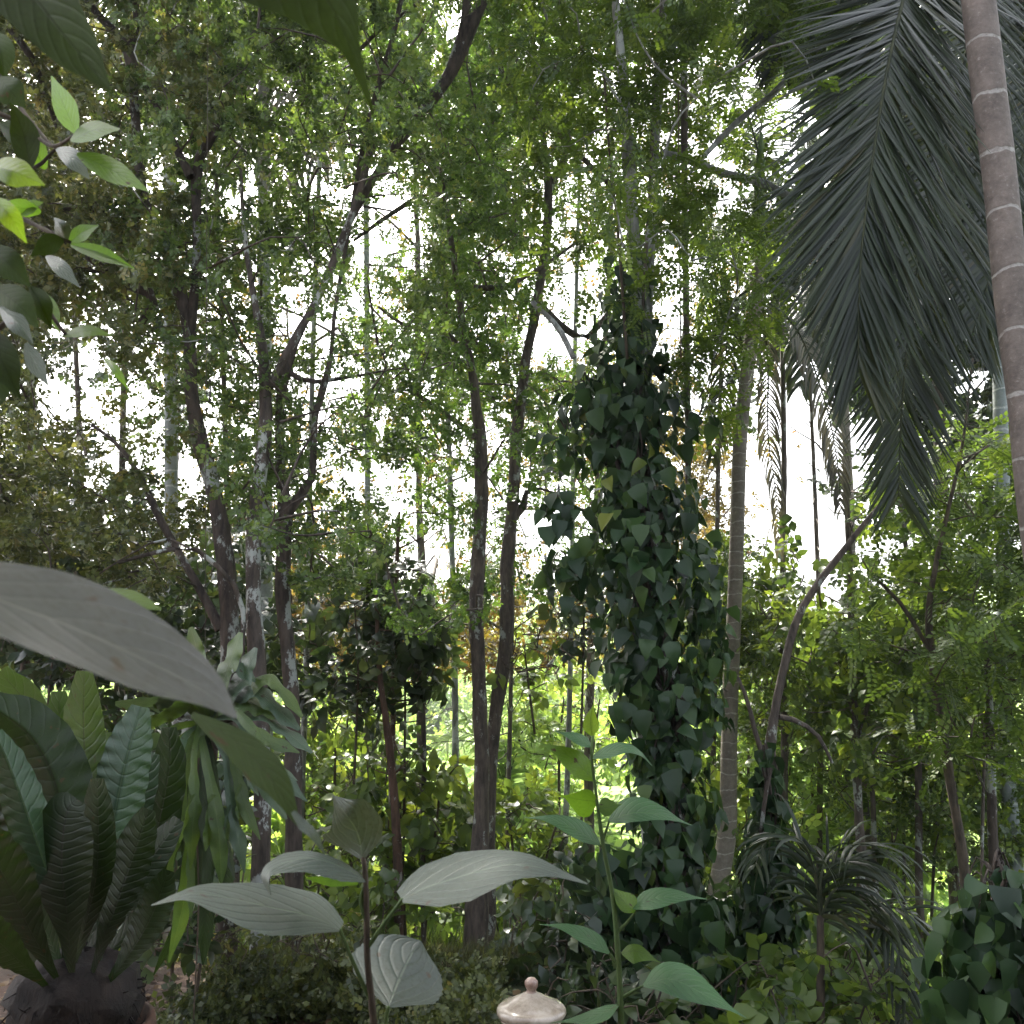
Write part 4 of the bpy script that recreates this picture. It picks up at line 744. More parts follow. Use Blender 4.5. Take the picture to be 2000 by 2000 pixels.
vine('pepper_vine', 'low tangle of broad vine leaves left of the vine column foot', 5.6,
     [(1170, 1720, 70, 60), (1180, 1820, 95, 60), (1150, 1910, 110, 60), (1180, 1980, 110, 50)], 52, 420, G_VINE, 6, cords=5, vm=.42)
# leaning bare branch growing from the second vine post
t = thing('vine_post_tree', P(1490, 1990, 6.0), 'bare grey brown branch leaning right out of the dark vine wrapped post', 'tree')
mb = MB()
for l in ([(1478, 2010, 34), (1488, 1850, 28), (1496, 1700, 22), (1500, 1600, 18), (1502, 1500, 15), (1504, 1460, 11), (1512, 1400, 8.5), (1527, 1320, 8), (1555, 1215, 7.5), (1590, 1150, 7), (1640, 1085, 6.5), (1690, 1020, 5), (1720, 985, 4)], [(1500, 1500, 6), (1478, 1440, 5), (1460, 1370, 4), (1440, 1320, 3)], [(1522, 1400, 5), (1560, 1410, 5), (1600, 1440, 4), (1625, 1490, 3)]):
    p, r_ = limb_pts(l, 6.0)
    if l[0][1] > 1900: p, r_ = rooted(p, r_)
    tube(mb, p, r_, 10, .15)
mb.build('trunk', B_GREY, t)

# ------------------------------------------------------------------ big near leaves
def hero(parent, name, mid, wl, wr, mat, Y=None, dl=0., dr=0., ns=48, nt=14, serr=.0, wav=.0, wavn=6, cup=.0, nserr=40, thick=None, tiltpow=1):
    """mid: (px,py,Y) along the midrib from base to tip; wl/wr: half widths in px (left/right of travel) along it; dl/dr: extra distance (m) of each edge"""
    m = smooth_path(np.array(mid, float), ns); s = np.linspace(0, 1, ns)
    def prof(wv): 
        k = np.linspace(0, 1, len(wv)); return np.maximum(smooth_path(np.stack([k, np.array(wv, float), np.zeros(len(wv))], 1), 200)[:, :2], -.0) if 0 else np.interp(s, k, wv)
    def sm(a):
        for _ in range(2): a = np.concatenate([[a[0]], (a[:-2] + 2 * a[1:-1] + a[2:]) / 4, [a[-1]]])
        return a
    WL = sm(prof(wl)); WR = sm(prof(wr)); T = np.gradient(m[:, :2], axis=0); T /= np.linalg.norm(T, axis=1)[:, None] + 1e-9; Nn = np.stack([T[:, 1], -T[:, 0]], 1)   # left of travel (y down)
    for _ in range(3): Nn = np.vstack([Nn[:1], (Nn[:-2] + 2 * Nn[1:-1] + Nn[2:]) / 4, Nn[-1:]])
    ts = np.linspace(-1, 1, 2 * nt + 1); V = np.zeros((ns, len(ts), 3)); uv = np.zeros((ns, len(ts), 2)); wmax = max(max(wl), max(wr))
    for j, t in enumerate(ts):
        W = WL if t < 0 else WR; sg = -1 if t < 0 else 1; a = abs(t)
        edge = 1 + (serr * (np.abs(((s * nserr) % 1) - .2)) * (a ** 6)) + wav * .4 * np.sin(s * wavn * 6.28 * .7 + sg) * a ** 3
        wave = wav * np.sin(s * wavn * 6.28 + sg * 1.1 + 1.3 * np.sin(s * 9)) * a ** 1.7
        off = W * a * edge; px = m[:, 0] - sg * Nn[:, 0] * -off if 0 else m[:, 0] + (-sg) * Nn[:, 0] * off * 1.0; py = m[:, 1] + (-sg) * Nn[:, 1] * off
        d = (dl if t < 0 else dr) * (W / wmax) * a ** tiltpow
        yy = m[:, 2] + d + wave * M(W, m[:, 2]) * .8; up_ = (cup * a * a + wave * .35) * M(W, m[:, 2])
        q = P(px, py, np.maximum(yy, .15)); q[:, 2] += up_; V[:, j] = q; uv[:, j, 0] = s; uv[:, j, 1] = t
    V = V.reshape(-1, 3); k = len(ts); i = np.arange(ns - 1)[:, None] * k; jj = np.arange(k - 1)[None, :]
    F4 = np.stack([i + jj, i + jj + 1, i + k + jj + 1, i + k + jj], -1).reshape(-1, 4)
    me = make_mesh(name, V, [F4], mat, np.full(len(V), .5), uv.reshape(-1, 2)); return link(name, me, parent)
def stalk(parent, name, pts, r, mat, sides=8):
    a = np.array(pts, float); s = smooth_path(a, 24); p = P(s[:, 0], s[:, 1], s[:, 2]); mb = MB(); tube(mb, p, np.linspace(r[0], r[1], 24), sides, .06); return mb.build(name, mat, parent)
H_GREY = hero_mat('grey_sheen_leaf', (.048, .066, .054), (.075, .095, .077), (.12, .155, .115), trans=.14, rough=.48, nveins=5, slant=1.3, bump=.4, spots=.5, spec=.5)  # grey here and in the near leaf is sky sheen put into the colour
H_NEAR = hero_mat('near_grey_leaf', (.05, .054, .048), (.075, .077, .07), (.11, .115, .095), trans=.08, rough=.4, nveins=5, slant=1.1, bump=.12, spots=.5)
H_GREEN = hero_mat('young_green_leaf', (.025, .085, .028), (.04, .115, .038), (.075, .16, .065), trans=.3, rough=.45, nveins=9, slant=.6, bump=.4)
H_LIME = hero_mat('backlit_leaf', (.07, .13, .02), (.09, .17, .025), (.05, .09, .02), trans=.6, rough=.45, nveins=9, slant=.6, bump=.3)
H_YEL = hero_mat('yellow_new_leaf', (.12, .19, .025), (.15, .22, .03), (.09, .13, .02), trans=.6, rough=.45)
H_DGREEN = hero_mat('dark_underside_leaf', (.022, .036, .010), (.030, .048, .014), (.016, .024, .008), trans=.22, rough=.7, bump=.2, spec=.15)
H_FERN = hero_mat('fern_frond_leaf', (.035, .068, .018), (.05, .09, .024), (.02, .03, .01), trans=.4, rough=.38, nveins=22, slant=.15, bump=.3)
H_FERNB = hero_mat('fern_frond_blue', (.032, .066, .038), (.048, .088, .05), (.07, .11, .06), trans=.15, rough=.38, nveins=22, slant=.15, bump=.35)
H_FERND = hero_mat('fern_frond_dark', (.010, .022, .006), (.018, .035, .010), (.012, .015, .008), trans=.3, rough=.45, nveins=22, slant=.15, bump=.3)
H_STAG = hero_mat('staghorn_leaf', (.05, .09, .03), (.085, .13, .035), (.1, .14, .05), trans=.35, rough=.42, nveins=14, slant=1.2, bump=.3)
H_STAGB = hero_mat('staghorn_leaf_grey', (.045, .08, .05), (.07, .11, .07), (.09, .13, .08), trans=.2, rough=.36, nveins=14, slant=1., bump=.3)

# near blurred leaf at left
t = thing('leafy_branch', P(-60, 1300, .5), 'huge grey leaf very close to the camera crossing the left edge', 'branch')
hero(t, 'leaf', [(-160, 1110, .40), (0, 1172, .42), (150, 1228, .45), (300, 1298, .48), (400, 1352, .50), (462, 1402, .52)], [30, 50, 70, 86, 92, 88, 72, 46, 3], [30, 58, 72, 80, 78, 74, 58, 34, 3], H_NEAR, dl=.05, dr=-.05, cup=.10, wav=.05, wavn=2)
hero(t, 'leaf', [(150, 1180, .62), (220, 1170, .62), (270, 1175, .62), (315, 1190, .62)], [4, 22, 20, 2], [4, 24, 18, 2], H_LIME, dl=.02, dr=-.02)
hero(t, 'leaf', [(375, 1395, .62), (450, 1440, .63), (520, 1510, .64), (560, 1570, .66), (582, 1612, .68)], [6, 16, 34, 38, 24, 3], [6, 26, 34, 34, 16, 3], H_DGREEN, dl=.03, dr=-.03, wav=.08, wavn=3)
hero(t, 'leaf', [(572, 1585, .66), (592, 1610, .67), (614, 1632, .68), (634, 1668, .7)], [5, 10, 9, 1], [5, 12, 9, 1], H_GREY, dl=.01, dr=-.01)
stalk(t, 'stem', [(-200, 1080, .40), (-160, 1090, .40), (-100, 1120, .41)], (.003, .003), STEMG)
# leaves hanging in at the top
t = thing('leafy_branch', P(60, -120, .6), 'dark green blurred leaf hanging into the top left corner', 'branch')
hero(t, 'leaf', [(-60, -160, .55), (40, -40, .55), (110, 50, .55), (160, 110, .56), (214, 176, .57)], [30, 90, 80, 66, 42, 3], [30, 90, 75, 60, 40, 3], H_DGREEN, dl=.03, dr=-.02, wav=.05, wavn=2)
stalk(t, 'stem', [(-110, -230, .55), (-60, -160, .55), (0, -90, .55)], (.003, .002), STEMG)
t = thing('leafy_branch', P(560, -140, .6), 'dark green blurred leaf with a long drip tip hanging from the top edge', 'branch')
hero(t, 'leaf', [(480, -190, .52), (580, -80, .52), (640, 0, .53), (680, 80, .55), (705, 150, .57), (722, 200, .6), (730, 232, .62)], [20, 110, 120, 90, 44, 16, 8, 1], [20, 130, 140, 95, 60, 18, 8, 1], H_DGREEN, dl=.03, dr=-.02, wav=.04, wavn=3)
stalk(t, 'stem', [(430, -260, .52), (480, -190, .52), (530, -140, .52)], (.003, .002), STEMG)
# shrub leaves at upper left
t = thing('leafy_shrub', P(-120, 700, 1.1), 'shrub with large pointed leaves reaching in from the left edge, some lime in the light', 'shrub')
L_ = [((150, 262), (100, 148), 24, H_LIME, 1.0), ((138, 275), (235, 252), 20, H_LIME, .95), ((150, 300), (292, 374), 24, H_LIME, .95), ((-20, 325), (88, 362), 30, H_YEL, .8), ((-15, 385), (52, 475), 22, H_YEL, .8),
      ((80, 415), (-10, 400), 18, H_LIME, 1.0), ((40, 420), (84, 395), 14, H_LIME, 1.), ((135, 475), (192, 440), 17, H_LIME, 1.0), ((138, 478), (262, 524), 15, H_LIME, .95), ((130, 470), (106, 425), 17, H_GREY, 1.0), ((125, 470), (60, 500), 22, H_DGREEN, 1.0),
      ((60, 330), (20, 200), 30, H_DGREEN, 1.1), ((0, 150), (50, 210), 30, H_DGREEN, 1.1), ((90, 330), (30, 250), 24, H_LIME, 1.15), ((110, 290), (175, 350), 20, H_GREY, 1.1), ((-10, 560), (75, 640), 34, H_DGREEN, .9), ((0, 600), (65, 672), 20, H_GREY, .85),
      ((-30, 640), (40, 780), 36, H_DGREEN, .85), ((60, 560), (100, 640), 24, H_DGREEN, 1.), ((80, 570), (118, 650), 18, H_LIME, 1.05), ((125, 655), (218, 655), 12, H_LIME, 1.0), ((50, 670), (95, 755), 18, H_GREY, .95), ((90, 500), (155, 560), 16, H_GREY, 1.1),
      ((-20, 480), (60, 560), 30, H_DGREEN, 1.0), ((0, 700), (-30, 820), 40, H_DGREEN, .9), ((205, 700), (250, 760), 9, H_LIME, 1.2), ((0, 240), (70, 300), 26, H_DGREEN, 1.15), ((-10, 60), (10, 160), 30, H_DGREEN, 1.15)]
for (a, b, wd, mt, Y) in L_:
    mx, my = (a[0] + b[0]) / 2 + random.uniform(-6, 6), (a[1] + b[1]) / 2 - random.uniform(2, 10)
    hero(t, 'leaf', [(a[0], a[1], Y), (mx, my, Y - .02), (b[0], b[1], Y + random.uniform(-.05, .05))], [3, wd * .75, wd, wd * .85, wd * .4, 1], [3, wd * .75, wd, wd * .85, wd * .4, 1], mt, dl=random.uniform(-.02, .05), dr=-random.uniform(0, .04), ns=24, nt=6, wav=.06, wavn=3)
for pts in ([(-60, 200, 1.1), (40, 240, 1.1), (100, 285, 1.05), (150, 262, 1.0)], [(-60, 380, 1.05), (30, 420, 1.05), (130, 470, 1.0), (160, 480, 1.0)], [(-60, 700, 1.0), (0, 640, 1.), (70, 590, 1.), (130, 655, 1.0)], [(-60, 100, 1.15), (0, 150, 1.15), (40, 210, 1.15), (100, 285, 1.1)], [(-40, 330, 1), (60, 330, 1.1), (110, 290, 1.1)]):
    stalk(t, 'stem', pts, (.004, .002), B_TWIG)

# grey-green seedling in the centre foreground
Y = 1.25; t = thing('broadleaf_seedling', P(725, 2150, Y), 'seedling with broad grey green leaves in the centre foreground', 'plant')
hero(t, 'leaf', [(708, 1678, Y), (704, 1650, Y), (694, 1618, Y - .01), (675, 1590, Y - .02), (650, 1554, Y)], [8, 68, 72, 60, 36, 14, 1], [6, 40, 52, 44, 36, 14, 1], H_GREY, dl=.07, dr=-.03, cup=.3, wav=.10, wavn=2)
hero(t, 'leaf', [(716, 1720, Y), (660, 1690, Y - .05), (600, 1676, Y - .1), (545, 1690, Y - .15), (520, 1712, Y - .18), (529, 1748, Y - .2)], [4, 26, 30, 28, 20, 8, 1], [2, 9, 12, 14, 18, 12, 1], H_GREY, dl=-.04, dr=.10, serr=.08, nserr=34)
hero(t, 'leaf', [(784, 1757, Y), (830, 1735, Y), (900, 1712, Y - .02), (990, 1690, Y - .04), (1060, 1696, Y - .05), (1148, 1726, Y - .06)], [20, 48, 52, 40, 26, 10, 1], [6, 38, 44, 34, 22, 8, 1], H_GREY, dl=.12, dr=-.12, cup=-.12, serr=.07, nserr=44)
hero(t, 'leaf', [(664, 1815, Y), (610, 1790, Y - .03), (530, 1772, Y - .08), (440, 1752, Y - .13), (370, 1745, Y - .17), (295, 1768, Y - .2)], [5, 34, 46, 44, 28, 9, 1], [18, 52, 52, 42, 26, 8, 1], H_GREY, dl=-.12, dr=.12, cup=-.12, serr=.07, nserr=44)
hero(t, 'leaf', [(759, 1966, Y), (772, 1930, Y + .04), (790, 1890, Y + .08), (806, 1860, Y + .11), (822, 1838, Y + .13)], [10, 82, 98, 88, 60, 2], [10, 84, 94, 78, 50, 2], H_GREY, dl=.03, dr=.03, cup=.1, serr=.05, nserr=36, wav=.05, wavn=2)
hero(t, 'leaf', [(700, 1725, Y), (640, 1720, Y + .02), (600, 1715, Y + .03)], [3, 12, 2], [3, 12, 2], H_LIME)
stalk(t, 'stem', [(735, 2150, Y), (730, 2000, Y), (718, 1880, Y), (716, 1780, Y), (713, 1700, Y), (709, 1676, Y)], (.0055, .0035), B_TWIG)
for pts in ([(718, 1850, Y), (750, 1805, Y), (786, 1756, Y)], [(722, 1950, Y), (690, 1880, Y), (664, 1815, Y)], [(716, 1800, Y), (705, 1760, Y), (714, 1722, Y)], [(752, 2060, Y), (753, 2000, Y), (759, 1966, Y)]):
    stalk(t, 'leaf_stalk', pts, (.0032, .0022), STEMG)
# brighter seedling to its right
Y = 1.75; t = thing('green_seedling', P(1212, 2150, Y), 'taller bright green seedling with pale stem right of centre, yellow newest leaf on top', 'plant')
SH = [1, .8, 1, .9, .55, .2, .02]
def gl(mid, a, b, mt, dl=.08, dr=-.08, **k): return hero(t, 'leaf', [(x, y, Y + (z if len(q_) else 0)) for (x, y, *q_) in mid for z in [q_[0] if q_ else 0]], [2, a * .85, a, a * .8, a * .45, a * .12, .5], [2, b * .85, b, b * .8, b * .45, b * .12, .5], mt, dl=dl, dr=dr, serr=.05, nserr=30, ns=36, nt=10, **k)
gl([(1157, 1438), (1154, 1405), (1160, 1371)], 16, 16, H_YEL, 0.01, .01)
gl([(1155, 1458), (1120, 1440), (1082, 1427)], 9, 14, H_GREEN, -.05, .07, cup=-.1)
gl([(1160, 1525), (1115, 1480), (1046, 1446)], 24, 22, H_LIME, -.03, .03)
gl([(1156, 1480), (1215, 1462), (1250, 1472), (1274, 1496)], 14, 12, H_GREEN, .05, -.05)
gl([(1168, 1565), (1135, 1562), (1092, 1553)], 34, 22, H_LIME, .02, -.02)
gl([(1168, 1580), (1195, 1575), (1215, 1570)], 20, 18, H_LIME, .02, -.02)
gl([(1188, 1605), (1235, 1588), (1290, 1592), (1352, 1612)], 32, 18, H_GREEN, .09, -.07)
gl([(1172, 1650), (1120, 1618), (1070, 1600), (1022, 1597)], 16, 22, H_GREEN, -.07, .08)
gl([(1240, 1782), (1215, 1758), (1190, 1728)], 16, 24, H_LIME, -.02, .03)
gl([(1236, 1775), (1270, 1756), (1320, 1750), (1384, 1756)], 20, 22, H_GREEN, .09, -.07)
gl([(1190, 1862), (1150, 1835), (1100, 1812), (1052, 1805)], 13, 20, H_GREEN, -.06, .08)
gl([(1214, 1862), (1245, 1858), (1290, 1880)], 14, 26, H_LIME, .03, -.03)
gl([(1256, 1925), (1310, 1912), (1380, 1945), (1458, 1988)], 36, 32, H_GREEN, .10, -.08)
gl([(1208, 1963), (1160, 1985), (1075, 1998)], 16, 14, H_GREEN, -.06, .07)
stalk(t, 'stem', [(1216, 2150, Y), (1213, 1990, Y), (1208, 1880, Y), (1198, 1760, Y), (1178, 1650, Y), (1164, 1550, Y), (1155, 1470, Y), (1157, 1438, Y)], (.0068, .0025), STEMG)
for pts in ([(1177, 1640, Y), (1184, 1622, Y), (1190, 1604, Y)], [(1207, 1820, Y), (1224, 1802, Y), (1241, 1782, Y)], [(1212, 1950, Y), (1232, 1938, Y), (1257, 1925, Y)], [(1190, 1862, Y), (1202, 1880, Y), (1209, 1900, Y)], [(1180, 1655, Y), (1174, 1652, Y), (1168, 1650, Y)], [(1212, 1990, Y), (1210, 1975, Y), (1206, 1963, Y)]):
    stalk(t, 'leaf_stalk', pts, (.003, .002), STEMG)

# ------------------------------------------------------------------ bird's nest fern on its stump pot, bottom left
Y = 2.1; t = thing('birds_nest_fern', P(150, 1950, Y), "bird's nest fern with tall rippled fronds rising from a dark crown at bottom left", 'fern')
def fr(mid, w, mt, dl=.05, dr=-.03, wav=.30, wavn=13, f=.0, ns=110): 
    w2 = [w * k for k in (.10, .22, .42, .68, .9, 1, .98, .8, .35)]
    return hero(t, 'frond', [(a, b, Y + c) for a, b, c in mid], w2, w2, mt, dl=dl, dr=dr, ns=ns, nt=8, wav=wav * .26, wavn=wavn)
fr([(150, 1900, 0), (168, 1750, .02), (172, 1560, .05), (163, 1430, .06), (165, 1310, .03)], 46, H_FERN, wav=.22, wavn=14)
fr([(130, 1900, -.05), (140, 1700, -.05), (110, 1540, -.05), (60, 1440, -.05), (-30, 1370, -.08)], 76, H_FERND, dl=.03, dr=.04, wav=.14)
fr([(190, 1890, -.02), (205, 1790, -.03), (215, 1650, -.03), (243, 1500, -.01), (275, 1380, .03)], 52, H_FERNB, dl=.02, dr=.06, wav=.3, wavn=18)
fr([(135, 1890, -.08), (110, 1760, -.12), (60, 1610, -.16), (20, 1500, -.18), (-10, 1430, -.2)], 44, H_FERNB, dl=.02, dr=.06, wav=.28, wavn=18)
fr([(110, 1910, -.1), (60, 1820, -.15), (0, 1700, -.2), (-80, 1600, -.25)], 60, H_FERND)
fr([(140, 1900, -.12), (130, 1780, -.15), (120, 1680, -.16), (130, 1590, -.16), (150, 1560, -.16)], 62, H_FERND, wav=.1)
fr([(180, 1900, -.08), (215, 1800, -.1), (250, 1700, -.1), (290, 1580, -.12)], 40, H_FERND)
fr([(170, 1900, .1), (260, 1800, .1), (300, 1650, .12), (330, 1500, .12), (330, 1420, .12)], 40, H_FERND)
fr([(90, 1920, .05), (20, 1800, .1), (-40, 1650, .1), (-60, 1480, .1)], 60, H_FERND)
fr([(120, 1900, .12), (100, 1700, .14), (70, 1550, .16), (20, 1430, .18)], 60, H_FERN, wav=.2)
fr([(150, 1900, .15), (200, 1750, .16), (230, 1600, .18), (225, 1480, .2)], 46, H_FERND)
fr([(95, 1930, -.1), (40, 1880, -.2), (-30, 1820, -.28), (-100, 1790, -.3)], 44, H_FERND)
fr([(200, 1930, -.05), (240, 1880, -.08), (290, 1800, -.1), (330, 1700, -.1)], 34, H_FERND)
for (x1, y1, x2, y2, w_, mt, dz) in [(60, 1600, -20, 1480, 50, H_FERN, .05), (100, 1600, 70, 1440, 44, H_FERND, .1), (200, 1620, 215, 1430, 42, H_FERN, .14), (235, 1650, 300, 1470, 38, H_FERNB, .1), (20, 1720, -80, 1640, 46, H_FERNB, -.1), (250, 1740, 350, 1600, 34, H_FERND, .02), (120, 1500, 115, 1350, 42, H_FERN, .2), (190, 1680, 190, 1520, 36, H_FERND, -.14)]:
    fr([(145 + random.uniform(-25, 25), 1905, dz * .3), ((150 + x1) / 2, (1905 + y1) / 2, dz * .7), (x1, y1, dz), (x2, y2, dz)], w_, mt, wav=.2, wavn=random.uniform(11, 17))
fr([(150, 1900, .1), (120, 1650, .16), (60, 1400, .2), (0, 1310, .2)], 46, H_FERN, wav=.2)
ROOTM = bark_mat('matted_roots', (.008, .006, .005), (.028, .018, .013)); mb = MB()            # matted root crown of the fern
u = np.linspace(0, math.pi, 16); v = np.linspace(0, 2 * math.pi, 28, endpoint=False); U, VV = np.meshgrid(u, v, indexing='ij'); c = P(150, 1950, Y)
rr = .135 * (1 + .22 * (RNG.random(U.shape) - .5)); Vx = np.stack([c[0] + rr * np.sin(U) * np.cos(VV), c[1] + rr * np.sin(U) * np.sin(VV), c[2] + rr * .75 * np.cos(U)], -1)
i = np.arange(15)[:, None] * 28; j = np.arange(28)[None]; F4 = np.stack([i + j, i + (j + 1) % 28, i + 28 + (j + 1) % 28, i + 28 + j], -1).reshape(-1, 4); mb.add(Vx.reshape(-1, 3), None, F4)
for q in range(120):
    a = random.uniform(0, 6.28); b = random.uniform(-.9, .5); p0 = c + .11 * np.array([math.cos(a), math.sin(a), b]); e = p0 + np.array([math.cos(a) * .07, math.sin(a) * .07, random.uniform(-.11, .03)]) * .5; tube(mb, smooth_path(np.array([p0, (p0 + e) / 2 + rdirs(1)[0] * .015, e]), 5), np.linspace(.003, .001, 5), 4)
mb.build('root_crown', ROOTM, t)
def lathe(mb, c, prof, n=40, sq=1):
    prof = np.array(prof, float); v = np.linspace(0, 2 * math.pi, n, endpoint=False); k = len(prof)
    V = np.stack([c[0] + prof[:, 0:1] * np.cos(v), c[1] + prof[:, 0:1] * np.sin(v), c[2] + prof[:, 1:2] * np.ones(n)], -1).reshape(-1, 3)
    i = np.arange(k - 1)[:, None] * n; j = np.arange(n)[None]; mb.add(V, None, np.stack([i + j, i + (j + 1) % n, i + n + (j + 1) % n, i + n + j], -1).reshape(-1, 4))
def plain(name, col, col2, rough, scale=12, bump=.3, coat=0):
    m, N, L = nodes(name); tc = N.new('ShaderNodeTexCoord'); n1 = N.new('ShaderNodeTexNoise'); n1.inputs['Scale'].default_value = scale; n1.inputs['Detail'].default_value = 8; n1.inputs['Roughness'].default_value = .7; L.new(tc.outputs['Object'], n1.inputs['Vector'])
    r = ramp(N, [col2, col], [.38, .58]); L.new(n1.outputs[0], r.inputs[0]); p = N.new('ShaderNodeBsdfPrincipled'); L.new(r.outputs[0], p.inputs['Base Color']); p.inputs['Roughness'].default_value = rough; p.inputs['Coat Weight'].default_value = coat; p.inputs['Coat Roughness'].default_value = .12
    bp = N.new('ShaderNodeBump'); bp.inputs['Strength'].default_value = bump; bp.inputs['Distance'].default_value = .004; L.new(n1.outputs[0], bp.inputs['Height']); L.new(bp.outputs[0], p.inputs['Normal']); o = N.new('ShaderNodeOutputMaterial'); L.new(p.outputs[0], o.inputs[0]); return m
c = P(160, 1975, Y); gz = float(ground(c[0], c[1])); tp = thing('plant_pot', (c[0], c[1], gz), 'brown clay pot holding the dark fern at bottom left', 'pot'); mb = MB(); h = c[2] + .03 - gz
h -= .05; lathe(mb, (c[0], c[1], gz), [(0, .005), (.09, .005), (.10, .02), (.125, h * .6), (.14, h - .06), (.15, h - .05), (.155, h - .02), (.15, h), (.14, h), (.135, h - .03), (0, h - .035)]); mb.build('pot_body', plain('clay', (.09, .045, .028), (.035, .02, .012), .9), tp)

# ------------------------------------------------------------------ staghorn fern hanging on a post
Y = 2.9; t = thing('staghorn_fern', P(395, 1420, Y), 'staghorn fern with long forked straps hanging beside the left trunks', 'fern'); STAG = t
def sg(mid, w, mt, fork=None, k=(.35, .6, 1, .75, 1.1, .8, 1.15, .7, .25), dl=.03, dr=-.02, wav=.16):
    wv = [w * a * random.uniform(.85, 1.15) for a in k]; wv2 = [w * a * random.uniform(.8, 1.2) for a in k]
    return hero(t, 'frond', [(a, b, Y + c) for a, b, c in mid], wv, wv2, mt, dl=dl, dr=dr, ns=56, nt=6, wav=wav, wavn=4, cup=-.1)
for (x1, y1, x2, y2, w_, mt, dz) in [(345, 1600, 285, 1800, 17, H_STAG, -.14), (300, 1580, 262, 1720, 14, H_STAG, -.1), (418, 1560, 432, 1725, 17, H_STAG, -.16), (452, 1580, 478, 1705, 13, H_STAGB, -.12), (470, 1540, 508, 1640, 12, H_STAG, -.1),
        (300, 1500, 200, 1555, 13, H_STAG, -.12), (330, 1540, 240, 1660, 13, H_STAGB, -.04), (372, 1650, 330, 1880, 15, H_STAG, -.06), (388, 1640, 345, 1800, 12, H_FERND, .02), (405, 1660, 396, 1885, 14, H_FERND, -.02), (362, 1560, 318, 1740, 11, H_FERND, .04),
        (430, 1600, 445, 1790, 12, H_FERND, .05), (490, 1460, 600, 1565, 15, H_STAGB, -.12), (500, 1430, 585, 1470, 13, H_STAG, -.16), (470, 1480, 560, 1600, 14, H_STAGB, .04), (380, 1560, 372, 1700, 12, H_STAG, -.18), (350, 1500, 310, 1600, 12, H_STAGB, -.18), (395, 1700, 300, 1905, 10, H_FERND, .06)]:
    x0, y0 = 400 + random.uniform(-12, 12), 1410 + random.uniform(-10, 10); q1 = ((x0 + x1) / 2 + random.uniform(-10, 10) + (x1 - x0) * .12, (y0 + y1) / 2 - abs(x1 - x0) * .22 - 6)
    kk = [.3, .42, .5, .62, .55, .85, .7, 1.1, .8, 1.2, .9, .6, .12]
    f_ = sg([(x0, y0, .02), (*q1, dz * .6), (x1, y1, dz), ((x1 + x2) / 2 + random.uniform(-8, 8), (y1 + y2) / 2, dz), (x2, y2, dz + .02)], w_, mt, k=[a * random.uniform(.8, 1.2) for a in kk], wav=.22)
    if random.random() < .75:                           # the strap forks: a second lobe leaves it below the middle
        dx = random.choice((-1, 1)) * random.uniform(18, 34); l2 = .62
        sg([(x1, y1 - 8, dz), (x1 + (x2 - x1) * .3 + dx * .5, y1 + (y2 - y1) * .3, dz - .01), (x1 + (x2 - x1) * l2 + dx, y1 + (y2 - y1) * l2, dz - .02)], w_ * .62, mt, k=[.5, .8, 1.1, .8, 1.0, .7, .1], wav=.2)
for (x1, y1, x2, y2, w_) in [(440, 1320, 470, 1235, 17), (395, 1310, 372, 1225, 15), (470, 1330, 500, 1265, 16), (500, 1350, 585, 1425, 15), (480, 1375, 560, 1395, 17), (530, 1330, 590, 1400, 13), (350, 1385, 262, 1430, 14), (320, 1370, 225, 1375, 13), (455, 1300, 500, 1330, 14), (520, 1400, 610, 1470, 12), (360, 1350, 300, 1380, 14)]:
    sg([(402, 1408, .02), ((402 + x1) / 2, (1408 + y1) / 2 - 12, -.03), (x1, y1, -.07), (x2, y2, -.04)], w_, random.choice([H_STAGB, H_STAG]), k=[.3, .5, .7, 1.1, .8, 1.15, .7, .95, .3], dl=.05, dr=-.04, wav=.5)
mb = MB(); c = P(400, 1412, Y + .08)
for q in range(24):
    a = random.uniform(0, 6.28); p0 = c + np.array([math.cos(a), math.sin(a), random.uniform(-1, 1)]) * .03; tube(mb, smooth_path(np.array([c, p0, c + np.array([math.cos(a) * .10, math.sin(a) * .07, random.uniform(-.13, .10)])]), 6), np.linspace(.035, .01, 6), 7, .2)
mb.build('root_ball', B_DARK, t)
stalk(t, 'hanging_root', [(388, 1480, Y - .1), (384, 1600, Y - .1), (388, 1750, Y - .1), (384, 1870, Y - .1), (378, 1990, Y - .1)], (.003, .002), B_TWIG)
mb = MB(); tube(mb, P([400, 404, 410], [1405, 400, -500], [Y + .08, Y + .1, Y + .12]), .0012, 5); mb.build('hanging_wire', B_DARK, STAG)

# ------------------------------------------------------------------ lidded ceramic jar
c = P(1038, 1970, 2.9); gz = float(ground(c[0], c[1])); t = thing('ceramic_jar', (c[0], c[1], gz), 'glazed beige ceramic jar with a knobbed lid at the bottom centre', 'jar'); z = c[2] - gz - .005
GL = plain('beige_glaze', (.50, .40, .32), (.30, .25, .19), .25, 6, .06, .6); GL2 = plain('beige_glaze_lid', (.44, .38, .31), (.24, .19, .14), .26, 14, .15, .5)
mb = MB(); lathe(mb, (c[0], c[1], gz), [(0, .004), (.10, .004), (.11, .02), (.135, .12), (.165, .28), (.17, .40), (.145, z - .10), (.09, z - .055), (.082, z - .035), (.095, z - .022), (.09, z - .018), (0, z - .018)], 56); mb.build('jar_body', GL, t)
mb = MB(); lathe(mb, (c[0], c[1], gz), [(.080, z - .016), (.100, z - .014), (.106, z - .004), (.104, z + .006), (.096, z + .013), (.088, z + .014), (.082, z + .018), (.060, z + .030), (.036, z + .042), (.024, z + .048), (.0165, z + .052)], 56); lid = mb.build('lid', GL2, t)
